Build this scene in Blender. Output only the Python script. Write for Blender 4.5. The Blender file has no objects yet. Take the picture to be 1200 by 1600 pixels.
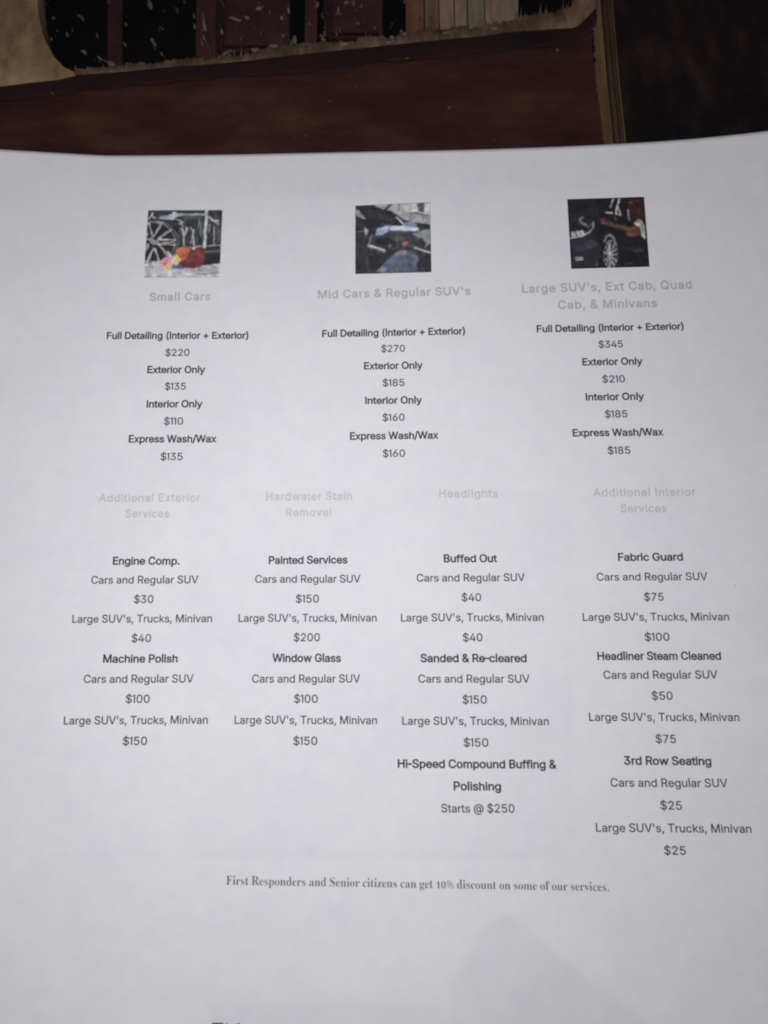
import bpy, math, random
import numpy as np
from mathutils import Vector
from mathutils.geometry import tessellate_polygon, delaunay_2d_cdt

scene = bpy.context.scene
# ------------------------------------------------------------------ camera, world, lamp, exposure
TILT = math.radians(11.6)          # the camera leans towards the reader's end of the sheet
DIST = 0.209                       # metres from the lens to the sheet
HFOV = math.radians(50.0)
FPX = 600.0 / math.tan(HFOV / 2)   # focal length in photograph pixels (1200 wide)
cam_d = bpy.data.cameras.new('camera')
cam_d.sensor_fit = 'HORIZONTAL'
cam_d.angle = HFOV
cam_d.clip_start = 0.005
cam_d.clip_end = 20.0
cam_d.dof.use_dof = True
cam_d.dof.focus_distance = 0.212
cam_d.dof.aperture_fstop = 16.0
cam = bpy.data.objects.new('camera', cam_d)
scene.collection.objects.link(cam)
CAM = Vector((0, -DIST * math.sin(TILT), DIST * math.cos(TILT)))
cam.location = CAM
cam.rotation_euler = (TILT, 0, 0)
scene.camera = cam
scene.render.resolution_x, scene.render.resolution_y = 768, 1024

world = bpy.data.worlds.new('World')
scene.world = world
world.use_nodes = True
bg = world.node_tree.nodes['Background']
bg.inputs['Strength'].default_value = 0.085
# the dim room: cooler beyond the table, warmer on the reader's side
_t = world.node_tree
_tc = _t.nodes.new('ShaderNodeTexCoord')
_sx = _t.nodes.new('ShaderNodeSeparateXYZ')
_rm = _t.nodes.new('ShaderNodeValToRGB')
_ad = _t.nodes.new('ShaderNodeMath')
_ad.operation = 'MULTIPLY_ADD'
_ad.inputs[1].default_value = 0.5
_ad.inputs[2].default_value = 0.5
_rm.color_ramp.elements[0].position, _rm.color_ramp.elements[0].color = 0.2, (1.0, 0.86, 0.70, 1)
_rm.color_ramp.elements[1].position, _rm.color_ramp.elements[1].color = 0.8, (0.56, 0.68, 0.88, 1)
_t.links.new(_tc.outputs['Generated'], _sx.inputs[0])
_t.links.new(_sx.outputs['Y'], _ad.inputs[0])
_t.links.new(_ad.outputs[0], _rm.inputs['Fac'])
_t.links.new(_rm.outputs['Color'], bg.inputs['Color'])

def lamp(name, loc, target, size, energy, color):
    d = bpy.data.lights.new(name, 'AREA')
    d.shape = 'DISK'
    d.size = size
    d.energy = energy
    d.color = color
    o = bpy.data.objects.new(name, d)
    o.location = loc
    o.rotation_euler = (Vector(target) - Vector(loc)).to_track_quat('-Z', 'Y').to_euler()
    scene.collection.objects.link(o)
    return o
lamp('lamp', (-0.021, -0.017, 0.206), (-0.021, -0.021, 0), 0.09, 0.412, (0.950, 0.965, 1.0))
lamp('warm_fill_lamp', (-0.10, -0.42, 0.30), (0, -0.09, 0), 0.16, 0.16, (1.0, 0.80, 0.52))  # unseen fill, added to warm the near end of the sheet

scene.view_settings.view_transform = 'Standard'
scene.view_settings.look = 'None'
scene.view_settings.exposure = 0
scene.view_settings.gamma = 1
scene.view_settings.use_curve_mapping = False
scene.cycles.filter_width = 2.05
scene.cycles.max_bounces = 6

# ------------------------------------------------------------------ helpers
R_, F_, U_ = Vector((1, 0, 0)), Vector((0, math.sin(TILT), -math.cos(TILT))), Vector((0, math.cos(TILT), math.sin(TILT)))

def paper_height(x, y):
    """height of the sheet above the table: nearly flat, its top corners curl up"""
    d = np.clip((y - 0.030) / 0.075, 0, 1.4)          # 0 below the middle, 1 at the top edge
    left = np.clip((-0.077 - x) / 0.050, 0, 2) ** 1.1 * 0.0056
    right = np.clip((x - 0.010) / 0.095, 0, 2) ** 1.7 * 0.0078
    lift = d ** 2 * (left + right)
    wave = 0.0005 * np.sin(x * 42 + 0.8) * (0.35 + 0.65 * d) + 0.0004 * np.sin(y * 33 + x * 12)
    edge = np.clip((x - 0.072) / 0.04, 0, 2) ** 2 * 0.0012
    return 0.0012 + lift + wave + edge

def px(u, v, z=0.0):
    """point of the horizontal plane at height z that the photograph shows at pixel (u, v)"""
    d = F_ + R_ * ((u - 600) / FPX) - U_ * ((v - 800) / FPX)
    t = (z - CAM.z) / d.z
    return CAM + d * t

def on_paper(u, v, up=0.00007):
    z = 0.0012
    for _ in range(6):
        p = px(u, v, z + up)
        z = float(paper_height(p.x, p.y))
    p = px(u, v, z + up)
    return p

def link(name, verts, faces, mats, parent=None, smooth=False, mat_index=None):
    me = bpy.data.meshes.new(name)
    me.from_pydata([tuple(v) for v in verts], [], faces)
    for m in (mats if isinstance(mats, (list, tuple)) else [mats]):
        me.materials.append(m)
    if mat_index is not None:
        me.polygons.foreach_set('material_index', mat_index)
    if smooth:
        me.polygons.foreach_set('use_smooth', [True] * len(me.polygons))
    me.update()
    o = bpy.data.objects.new(name, me)
    scene.collection.objects.link(o)
    if parent:
        o.parent = parent
        o.matrix_parent_inverse = parent.matrix_world.inverted()
    return o

def thing(name, label, cat, loc=(0, 0, 0)):
    o = bpy.data.objects.new(name, None)
    o.empty_display_size = 0.02
    o.location = loc
    scene.collection.objects.link(o)
    o['label'] = label
    o['category'] = cat
    bpy.context.view_layer.update()
    return o

def material(name):
    m = bpy.data.materials.new(name)
    m.use_nodes = True
    nt = m.node_tree
    return m, nt, nt.nodes['Principled BSDF']

def node(nt, kind, **kw):
    n = nt.nodes.new(kind)
    for k, v in kw.items():
        if k in n.inputs.keys():
            n.inputs[k].default_value = v
        else:
            setattr(n, k, v)
    return n

def noise(nt, scale, detail=4, rough=0.6, stretch=(1, 1, 1), seed=0.0, rot=0.0):
    tc = node(nt, 'ShaderNodeNewGeometry')
    mp = node(nt, 'ShaderNodeMapping')
    mp.inputs['Scale'].default_value = stretch
    mp.inputs['Rotation'].default_value = (0, 0, rot)
    mp.inputs['Location'].default_value = (seed, seed * 0.7, seed * 0.3)
    nt.links.new(tc.outputs['Position'], mp.inputs['Vector'])
    n = node(nt, 'ShaderNodeTexNoise', Scale=scale, Detail=detail, Roughness=rough)
    nt.links.new(mp.outputs['Vector'], n.inputs['Vector'])
    return n

def ramp(nt, src, stops):
    r = node(nt, 'ShaderNodeValToRGB')
    el = r.color_ramp.elements
    while len(el) < len(stops):
        el.new(0.5)
    for e, (p, c) in zip(el, stops):
        e.position = p
        e.color = (*c, 1)
    nt.links.new(src, r.inputs['Fac'])
    return r

def mix(nt, kind, fac, a, b):
    m = node(nt, 'ShaderNodeMix', data_type='RGBA', blend_type=kind)
    for sock, val in ((m.inputs[0], fac), (m.inputs[6], a), (m.inputs[7], b)):
        if hasattr(val, 'is_linked') or isinstance(val, bpy.types.NodeSocket):
            nt.links.new(val, sock)
        else:
            sock.default_value = val if not isinstance(val, tuple) else (*val, 1)[:4]
    return m.outputs[2]

def bump(nt, bsdf, src, strength, dist):
    b = node(nt, 'ShaderNodeBump', Strength=strength, Distance=dist)
    nt.links.new(src, b.inputs['Height'])
    nt.links.new(b.outputs['Normal'], bsdf.inputs['Normal'])

def wood(name, stops, grain, grain_rot=0.0, rough=0.45, spec=0.5, fine=900, seed=0.0, bump_d=0.0002, blotch=0.6):
    """wood with streaks along its grain, larger blotches and a fine relief"""
    m, nt, b = material(name)
    streak = noise(nt, 120, 6, 0.65, grain, seed, grain_rot)
    blot = noise(nt, 38, 4, 0.6, (1, 1, 1), seed + 3.1)
    c = ramp(nt, streak.outputs['Fac'], stops)
    k = ramp(nt, blot.outputs['Fac'], [(0.3, (1 - blotch,) * 3), (0.7, (1 + 0.0,) * 3)])
    nt.links.new(mix(nt, 'MULTIPLY', 1.0, c.outputs['Color'], k.outputs['Color']), b.inputs['Base Color'])
    rr = ramp(nt, blot.outputs['Fac'], [(0.3, (rough - 0.08,) * 3), (0.7, (rough + 0.12,) * 3)])
    nt.links.new(rr.outputs['Color'], b.inputs['Roughness'])
    b.inputs['Specular IOR Level'].default_value = spec
    fi = noise(nt, fine, 5, 0.7, grain, seed + 7, grain_rot)
    bump(nt, b, fi.outputs['Fac'], 0.5, bump_d)
    return m

# ------------------------------------------------------------------ letter outlines (em/1000): advance, closed contours
SANS = {
 '$': (447, '202,-74 202,583 244,583 244,-74 / 224,-9 172,-4 128,9 91,31 64,60 46,96 38,137 104,137 110,110 123,88 142,71 166,59 224,49 257,52 286,60 311,74 330,92 342,114 346,139 342,161 332,179 296,204 245,222 184,239 128,260 86,289 60,326 52,372 58,413 75,448 102,476 138,498 180,511 227,516 275,511 316,498 351,476 377,449 394,415 401,378 337,378 326,412 302,437 267,453 225,458 167,448 145,435 129,418 118,398 115,376 119,352 131,334 169,308 212,293 264,279 312,264 359,238 394,198 405,171 408,139 403,99 386,64 360,34 323,11 278,-4'),
 '&': (448, '197,-7 150,-2 110,12 78,34 54,62 39,96 34,133 37,163 48,190 85,235 140,279 216,335 237,352 254,375 262,405 258,427 246,445 226,457 201,461 168,453 145,431 137,399 145,363 169,327 438,0 364,0 121,293 87,344 78,370 76,398 79,430 91,458 109,481 134,499 165,510 200,514 235,510 266,499 290,482 308,459 320,433 324,404 315,362 291,325 256,293 154,218 110,174 100,154 97,131 100,108 109,87 124,70 143,57 166,49 193,46 223,50 251,59 301,95 321,121 336,151 346,186 349,224 408,224 405,180 397,144 371,92 333,47 305,23 271,7 234,-3'),
 "'": (206, '78,318 70,509 136,509 128,318'),
 '(': (273, '89,207 100,324 132,441 176,539 236,539 191,428 162,313 151,207 160,114 188,16 236,-96 176,-96 139,-21 111,55 95,131'),
 ')': (273, '37,-96 86,18 113,116 122,207 112,313 82,428 37,539 97,539 142,441 173,324 184,207 178,130 162,53 134,-22 97,-96'),
 '+': (453, '198,34 198,364 255,364 255,34 / 62,172 62,226 391,226 391,172'),
 ',': (188, '38,-120 68,71 137,71 84,-120'),
 '-': (262, '22,196 238,196 238,256 22,256'),
 '.': (188, '95,-4 78,-1 63,9 53,24 50,41 53,59 63,73 78,83 95,87 113,83 128,73 138,59 141,41 138,24 128,9 113,-1'),
 '/': (249, '235,533 71,-76 14,-76 178,533'),
 '0': (453, '227,-7 174,1 130,24 95,62 69,113 53,178 48,254 53,330 69,395 95,447 130,484 174,508 227,516 279,508 323,484 358,447 384,395 400,330 405,254 400,178 384,113 359,62 323,24 279,1 / 227,50 261,56 290,74 313,103 330,144 340,194 344,254 340,314 330,365 313,405 290,435 261,453 227,460 192,453 163,435 140,405 123,365 113,314 109,254 113,194 123,144 140,103 163,74 192,56'),
 '1': (215, '160,0 160,509 108,509 14,441 42,398 97,437 97,0'),
 '2': (453, '64,0 64,48 234,229 282,282 311,327 320,372 317,397 308,419 293,436 273,449 224,460 196,456 172,447 153,433 139,414 130,390 127,362 66,362 71,405 86,442 111,473 143,496 182,511 225,516 268,511 306,497 337,474 361,445 376,411 381,372 371,318 336,259 267,180 153,60 153,57 389,57 389,0'),
 '3': (453, '218,-7 173,-3 133,10 98,30 70,57 52,92 44,132 109,132 115,108 126,87 144,71 165,59 218,50 275,61 297,74 315,93 325,116 329,145 326,172 316,196 299,217 275,234 242,244 201,248 157,248 157,299 288,448 288,452 70,452 70,509 372,509 372,461 211,278 211,289 264,288 308,276 344,253 371,222 387,186 393,145 387,103 370,66 344,36 309,12 266,-2'),
 '4': (453, '40,106 40,158 247,509 311,509 109,166 109,162 413,162 413,106 / 282,0 282,318 343,318 343,0'),
 '5': (453, '221,-7 178,-2 140,11 108,32 83,60 66,93 60,130 122,130 127,108 138,89 173,60 221,50 250,53 276,64 298,82 314,104 324,131 328,162 324,193 314,221 297,244 275,262 248,273 218,277 168,268 128,246 67,253 96,509 366,509 366,452 151,452 134,302 136,302 178,325 229,334 263,330 294,321 321,306 345,285 364,260 379,231 388,199 391,163 385,117 369,76 343,41 309,15 268,-1'),
 '6': (453, '226,-7 182,-1 142,15 109,40 84,74 69,115 64,162 68,199 80,239 137,340 252,509 322,509 151,261 145,261 165,288 196,307 235,314 278,309 316,295 346,271 370,240 384,201 389,157 384,112 368,73 343,40 310,14 271,-2 / 226,48 254,52 279,63 299,79 314,101 324,128 327,157 324,187 314,213 299,235 279,252 254,262 226,265 198,262 174,252 153,235 138,214 128,188 125,158 128,128 138,102 153,79 174,63 198,52'),
 '7': (453, '97,0 323,448 323,452 62,452 62,509 391,509 391,449 165,0'),
 '8': (453, '226,-7 178,-2 136,11 101,33 74,62 57,96 52,135 55,166 65,195 81,220 101,241 125,256 153,265 153,267 119,282 93,308 76,342 70,380 75,417 90,450 114,477 146,498 184,511 226,516 269,511 306,498 337,477 361,450 377,417 382,380 376,342 359,308 333,282 300,267 300,265 327,256 351,241 372,220 387,195 397,166 401,135 395,96 378,62 352,33 317,11 275,-2 / 226,49 258,52 285,60 307,74 323,92 333,113 337,139 333,165 322,189 305,208 283,223 256,232 226,235 196,232 169,223 147,208 130,189 119,165 115,139 119,113 129,92 145,74 167,60 195,52 / 226,290 274,300 293,313 307,330 316,352 319,376 316,400 308,420 294,437 275,450 226,460 177,450 159,437 145,420 136,399 133,376 136,352 145,330 159,313 178,300'),
 '9': (453, '226,516 271,510 310,494 343,468 368,434 384,393 389,347 385,309 373,270 315,168 200,0 130,0 302,248 307,248 288,221 257,202 218,195 175,199 137,214 106,237 83,269 68,307 64,352 69,397 85,436 110,469 142,494 182,510 / 226,460 199,457 174,446 154,429 138,407 129,381 125,352 129,322 138,296 154,274 174,257 199,247 226,243 254,247 279,257 299,273 314,295 324,321 327,350 324,381 314,407 299,429 279,446 254,457'),
 '@': (676, '355,-135 284,-130 221,-114 167,-88 122,-53 87,-8 61,46 45,109 40,179 46,248 62,310 87,363 123,408 167,444 220,470 281,486 349,492 415,486 472,469 522,442 562,408 594,366 617,319 631,268 635,215 631,142 614,76 599,49 579,28 551,15 517,11 476,17 441,36 429,50 423,68 420,68 408,48 388,30 361,17 326,13 285,18 251,35 224,62 204,96 192,137 188,182 193,226 207,265 228,297 257,322 291,338 330,343 360,340 385,331 416,306 419,306 419,335 474,335 474,110 476,91 485,74 499,63 518,59 540,63 556,76 568,97 576,127 581,215 577,259 567,301 548,339 523,373 490,402 450,424 402,438 347,442 292,438 242,424 199,402 164,372 135,334 114,289 102,236 98,178 102,119 114,66 136,21 165,-17 201,-46 246,-68 298,-81 358,-85 412,-80 458,-69 489,-59 504,-107 464,-120 411,-131 / 330,65 359,68 382,78 400,95 412,118 422,185 419,221 411,249 399,269 381,282 331,292 305,288 283,277 265,260 252,239 242,185 251,126 262,101 279,81 301,69'),
 'A': (480, '16,0 201,509 276,509 463,0 395,0 287,302 264,372 232,478 245,478 213,371 190,302 85,0 / 110,142 110,199 370,199 370,142'),
 'B': (456, '60,0 60,509 241,509 289,504 329,491 359,469 381,442 394,410 398,374 395,344 387,320 356,286 315,267 315,262 339,257 363,246 385,227 402,203 414,173 418,136 413,100 400,67 377,39 344,18 301,4 246,0 / 125,57 245,57 296,63 330,80 349,105 355,137 352,161 342,184 327,203 306,218 279,228 248,231 125,231 / 125,285 238,285 288,296 308,309 323,326 333,348 336,372 330,403 313,429 283,446 240,452 125,452'),
 'C': (510, '267,-7 205,1 150,25 104,63 70,115 48,179 40,254 48,329 70,393 104,445 150,484 205,508 267,516 340,504 373,490 402,471 427,447 448,418 463,385 473,348 408,348 389,394 357,428 315,449 267,456 223,450 184,432 150,403 125,364 109,314 103,254 109,194 125,145 151,105 184,76 223,59 267,53 315,60 357,81 389,114 408,160 473,160 463,124 448,91 428,62 402,38 373,19 341,5'),
 'D': (502, '219,0 96,0 96,57 215,57 272,63 318,81 354,110 379,149 394,198 399,255 394,312 379,360 354,399 320,428 275,446 221,452 93,452 93,509 225,509 294,501 352,478 399,441 433,391 455,329 462,255 454,181 433,119 398,68 351,31 291,8 / 125,509 125,0 60,0 60,509'),
 'E': (419, '60,0 60,509 372,509 372,452 125,452 125,286 355,286 355,229 125,229 125,57 375,57 375,0'),
 'F': (410, '60,0 60,509 369,509 369,452 125,452 125,278 346,278 346,221 125,221 125,0'),
 'G': (520, '269,-7 205,1 149,25 104,64 69,116 48,179 40,254 48,329 69,393 103,445 149,484 203,508 265,516 304,513 340,504 374,489 403,469 429,445 449,416 465,384 474,349 408,349 387,393 356,427 315,448 265,456 222,450 183,432 150,404 125,364 109,314 103,254 109,194 125,145 151,105 184,76 224,59 269,53 309,57 345,71 374,93 396,123 410,160 415,202 434,199 283,199 283,256 478,256 478,200 471,141 451,91 419,50 377,19 326,0'),
 'H': (517, '60,0 60,509 125,509 125,289 392,289 392,509 457,509 457,0 392,0 392,232 125,232 125,0'),
 'I': (185, '60,0 125,0 125,509 60,509'),
 'L': (393, '60,0 60,509 125,509 125,57 361,57 361,0'),
 'M': (628, '60,0 60,509 152,509 277,187 299,123 322,49 307,49 352,187 476,509 568,509 568,0 504,0 504,327 507,457 513,457 498,409 456,291 342,0 286,0 170,291 112,457 119,457 122,328 122,0'),
 'O': (533, '267,-7 205,1 150,25 105,63 70,115 48,179 40,254 48,329 70,393 105,445 150,484 205,508 267,516 329,508 384,484 429,445 464,393 486,329 493,254 486,179 464,115 429,63 384,25 329,1 / 267,53 310,59 349,76 383,105 408,144 425,194 430,254 425,314 408,365 383,404 349,433 310,450 267,456 223,450 184,433 151,404 125,364 109,314 103,254 109,194 125,144 151,105 184,76 223,59'),
 'P': (445, '60,0 60,509 235,509 289,503 332,487 366,462 390,430 404,391 409,348 404,304 390,265 366,233 332,207 289,191 235,186 109,186 109,242 232,242 269,246 297,256 318,272 333,294 342,319 344,348 342,376 333,402 318,423 297,438 268,449 232,452 125,452 125,0'),
 'Q': (533, '245,159 313,159 468,-48 401,-48 346,27 / 267,-7 205,1 150,25 105,63 70,115 48,179 40,254 48,329 70,393 105,445 150,484 205,508 267,516 329,508 384,484 429,445 464,393 486,329 493,254 486,179 464,115 429,63 384,25 329,1 / 267,53 310,59 349,76 383,105 408,144 425,194 430,254 425,314 408,365 383,404 349,433 310,450 267,456 223,450 184,433 151,404 125,364 109,314 103,254 109,194 125,144 151,105 184,76 223,59'),
 'R': (449, '60,0 60,509 236,509 290,504 333,489 367,465 390,433 405,395 409,352 405,309 390,271 367,240 333,217 289,203 236,198 96,198 96,255 234,255 269,258 298,267 319,281 334,300 342,324 345,352 342,380 334,405 319,425 298,440 269,449 233,452 125,452 125,0 / 353,0 230,229 303,229 428,0'),
 'S': (447, '224,-9 172,-4 128,9 91,31 64,60 46,96 38,137 104,137 110,110 123,88 142,71 166,59 224,49 257,52 286,60 311,74 330,92 342,114 346,139 342,161 332,179 296,204 245,222 184,239 128,260 86,289 60,326 52,372 58,413 75,448 102,476 138,498 180,511 227,516 275,511 316,498 351,476 377,449 394,415 401,378 337,378 326,412 302,437 267,453 225,458 167,448 145,435 129,418 118,398 115,376 119,352 131,334 169,308 212,293 264,279 312,264 359,238 394,198 405,171 408,139 403,99 386,64 360,34 323,11 278,-4'),
 'T': (449, '32,452 32,509 417,509 417,452 257,452 257,0 193,0 193,452'),
 'U': (517, '259,-8 203,-2 154,15 114,43 85,80 66,124 60,173 60,509 124,509 124,178 128,144 141,113 160,87 187,68 220,56 259,52 298,56 331,68 357,87 377,113 389,144 393,178 393,509 457,509 457,173 451,124 433,80 403,43 363,15 315,-2'),
 'V': (480, '204,0 16,509 84,509 192,206 215,137 248,31 235,31 267,138 395,509 463,509 278,0'),
 'W': (686, '155,0 16,509 82,509 176,145 187,94 197,40 189,40 211,145 306,509 380,509 462,196 486,94 497,40 488,40 510,145 603,509 670,509 530,0 455,0 368,323 351,391 336,475 350,475 335,395 318,323 230,0'),
 'a': (389, '160,-8 126,-5 94,5 68,22 48,45 35,73 30,108 34,138 43,161 58,179 78,193 125,211 178,220 234,227 265,235 273,243 276,257 267,297 240,322 196,331 149,322 118,301 100,274 41,291 57,322 78,346 104,364 133,375 194,384 239,379 286,360 306,343 322,320 333,290 337,251 337,0 276,0 276,52 272,52 252,25 215,1 / 170,45 202,49 228,59 248,74 263,93 272,115 276,138 276,190 260,182 231,176 176,168 134,159 103,139 95,124 92,105 102,72 130,52'),
 'b': (424, '229,-8 198,-5 172,4 138,31 118,59 112,59 112,0 53,0 53,509 114,509 114,319 118,319 137,346 171,373 197,381 229,384 274,378 313,360 345,332 370,293 385,245 390,189 385,133 370,84 346,45 313,16 274,-2 / 220,47 253,51 279,66 301,88 316,117 325,151 328,190 325,227 316,261 301,290 280,311 253,325 220,330 188,325 161,312 140,291 125,263 116,229 113,190 116,150 125,115 140,86 162,65 188,51'),
 'c': (396, '207,-8 159,-2 117,16 82,46 56,85 40,133 34,187 40,243 56,291 82,330 117,360 159,378 207,384 260,377 305,356 340,322 362,277 303,262 290,289 270,311 242,325 207,330 173,325 145,310 124,287 108,258 99,224 96,187 99,151 108,117 124,89 145,66 173,51 207,46 243,52 271,66 292,89 304,117 363,102 341,56 306,21 261,-1'),
 'd': (424, '195,-8 151,-2 112,16 79,45 55,84 39,133 34,189 39,245 55,293 79,332 112,360 151,378 196,384 228,381 253,373 287,346 306,319 311,319 311,509 372,509 372,0 313,0 313,59 307,59 287,31 252,4 227,-5 / 204,47 236,51 263,65 284,86 299,115 309,150 312,190 309,229 300,263 284,291 263,312 237,325 204,330 172,325 145,311 124,290 108,261 99,227 96,190 99,151 109,117 124,88 145,66 172,51'),
 'e': (404, '212,-8 161,-2 117,16 82,46 56,85 40,132 34,187 39,242 55,290 81,329 115,359 157,378 205,384 266,374 294,361 319,341 341,315 357,282 368,242 371,194 371,169 75,169 75,221 338,221 310,202 307,238 298,268 283,294 262,314 237,326 205,330 173,326 146,313 125,294 109,270 99,241 96,211 96,178 100,139 110,106 128,80 151,62 179,50 212,46 254,53 285,73 306,106 365,91 353,63 335,39 311,19 282,4 249,-5'),
 'f': (254, '228,379 228,327 6,327 6,379 / 81,0 81,432 84,461 96,486 113,505 135,519 187,530 222,527 243,521 227,468 215,472 195,474 171,470 154,460 145,443 142,419 142,0'),
 'g': (425, '207,-151 168,-148 134,-140 105,-127 82,-110 50,-69 101,-41 122,-66 154,-88 207,-97 249,-92 282,-75 304,-47 311,-6 311,68 306,68 287,42 252,16 227,8 195,5 151,10 113,27 80,53 55,90 39,136 34,191 39,246 55,293 80,332 112,360 152,378 196,384 228,382 254,373 288,346 308,319 313,319 313,379 372,379 372,-9 367,-54 350,-90 324,-117 290,-136 251,-147 / 205,59 237,63 264,75 285,95 300,121 309,154 312,193 309,231 300,264 285,291 264,312 237,325 205,330 172,325 145,312 124,290 109,262 99,229 96,193 99,155 109,123 124,96 145,76 172,63'),
 'h': (410, '114,227 114,0 53,0 53,509 114,509 114,288 102,288 124,332 152,362 187,379 227,384 264,380 295,369 321,349 341,321 353,285 357,240 357,0 296,0 296,235 290,275 273,304 246,323 210,329 184,326 161,317 141,303 126,283 117,257'),
 'i': (167, '53,0 53,379 114,379 114,0 / 84,443 67,446 54,455 44,468 41,483 44,499 54,512 67,521 84,524 100,521 114,512 123,499 126,483 123,468 114,455 100,446'),
 'k': (381, '110,137 110,212 120,212 284,379 360,379 184,199 177,199 / 53,0 53,509 114,509 114,0 / 294,0 148,186 191,229 372,0'),
 'l': (172, '55,0 116,0 116,555 55,555'),
 'm': (610, '53,0 53,379 112,379 112,295 108,295 118,323 132,346 172,376 219,386 257,380 287,361 309,331 321,295 312,295 322,321 337,343 357,361 381,375 407,383 437,386 468,383 497,372 522,354 541,328 553,296 557,255 557,0 496,0 496,254 490,289 472,313 447,326 419,330 395,328 374,320 345,290 335,247 335,0 274,0 274,260 269,289 253,311 229,326 199,330 158,320 140,307 126,289 117,266 114,238 114,0'),
 'n': (410, '114,227 114,0 53,0 53,379 112,379 112,288 102,288 124,332 152,362 187,379 227,384 264,380 295,369 321,349 341,321 353,285 357,240 357,0 296,0 296,235 290,275 273,304 246,323 210,329 184,326 161,317 141,303 126,283 117,257'),
 'o': (415, '207,-8 159,-2 117,16 82,46 56,85 40,133 34,187 40,243 56,291 82,330 117,360 159,378 207,384 256,378 299,360 333,330 359,291 376,243 381,187 376,133 359,85 333,46 299,16 256,-2 / 207,46 242,51 270,66 292,89 307,117 316,151 319,187 316,224 307,258 292,287 270,310 242,325 207,330 173,325 145,310 124,287 108,258 99,224 96,187 99,151 108,117 124,89 145,66 173,51'),
 'p': (424, '53,-143 53,379 112,379 112,319 118,319 137,346 171,373 197,381 229,384 274,378 313,360 345,332 370,293 385,245 390,189 385,133 370,84 346,45 313,16 274,-2 229,-8 198,-5 173,4 138,31 118,59 114,59 114,-143 / 220,47 253,51 279,66 301,88 316,117 325,151 328,190 325,227 316,261 301,290 280,311 253,325 220,330 188,325 161,312 140,291 125,263 116,229 113,190 116,150 125,115 140,86 162,65 188,51'),
 'r': (259, '53,0 53,379 112,379 112,321 115,321 130,347 152,367 181,380 213,385 243,384 243,322 207,326 182,323 159,315 140,301 126,284 117,262 114,237 114,0'),
 's': (365, '182,-8 145,-5 112,3 84,18 62,38 45,63 36,94 94,106 105,79 124,60 150,49 181,45 217,50 244,62 262,81 268,103 264,121 254,136 237,147 212,155 149,170 104,186 72,208 53,237 47,274 51,305 65,332 87,354 115,370 149,381 187,384 223,381 254,372 279,358 299,339 324,290 268,277 258,298 243,316 220,328 187,332 156,329 131,317 114,299 109,277 112,258 124,243 172,223 229,209 275,194 306,171 325,142 331,106 326,75 312,47 290,24 260,6 223,-5'),
 't': (227, '204,379 204,327 6,327 6,379 / 65,471 126,471 126,98 128,76 136,61 150,53 170,50 185,51 202,54 213,2 192,-3 168,-4 125,2 92,21 72,52 65,93'),
 'u': (410, '182,-5 146,-1 115,11 89,31 69,59 57,95 53,139 53,379 114,379 114,144 119,105 137,75 164,56 200,50 226,53 249,62 268,77 283,97 293,122 296,153 296,379 357,379 357,0 298,0 298,92 307,92 286,47 257,17 222,0'),
 'v': (389, '162,0 17,379 84,379 165,155 187,87 206,21 184,21 203,87 224,155 305,379 372,379 226,0'),
 'w': (567, '138,0 22,379 87,379 134,214 154,137 175,41 165,41 186,135 206,214 252,379 316,379 362,214 382,136 402,41 391,41 413,135 434,214 480,379 545,379 430,0 368,0 304,225 276,338 290,338 277,280 248,172 199,0'),
 'x': (379, '21,0 171,218 171,171 29,379 100,379 148,306 207,206 176,206 202,253 233,306 282,379 352,379 209,169 209,214 358,0 287,0 231,85 173,182 204,182 148,85 92,0'),
 'y': (389, '48,-139 62,-86 104,-89 130,-74 151,-36 162,-1 17,379 84,379 165,155 187,87 206,21 184,21 202,87 224,155 305,379 372,379 204,-58 176,-107 139,-136 92,-145 64,-143'),
}
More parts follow.
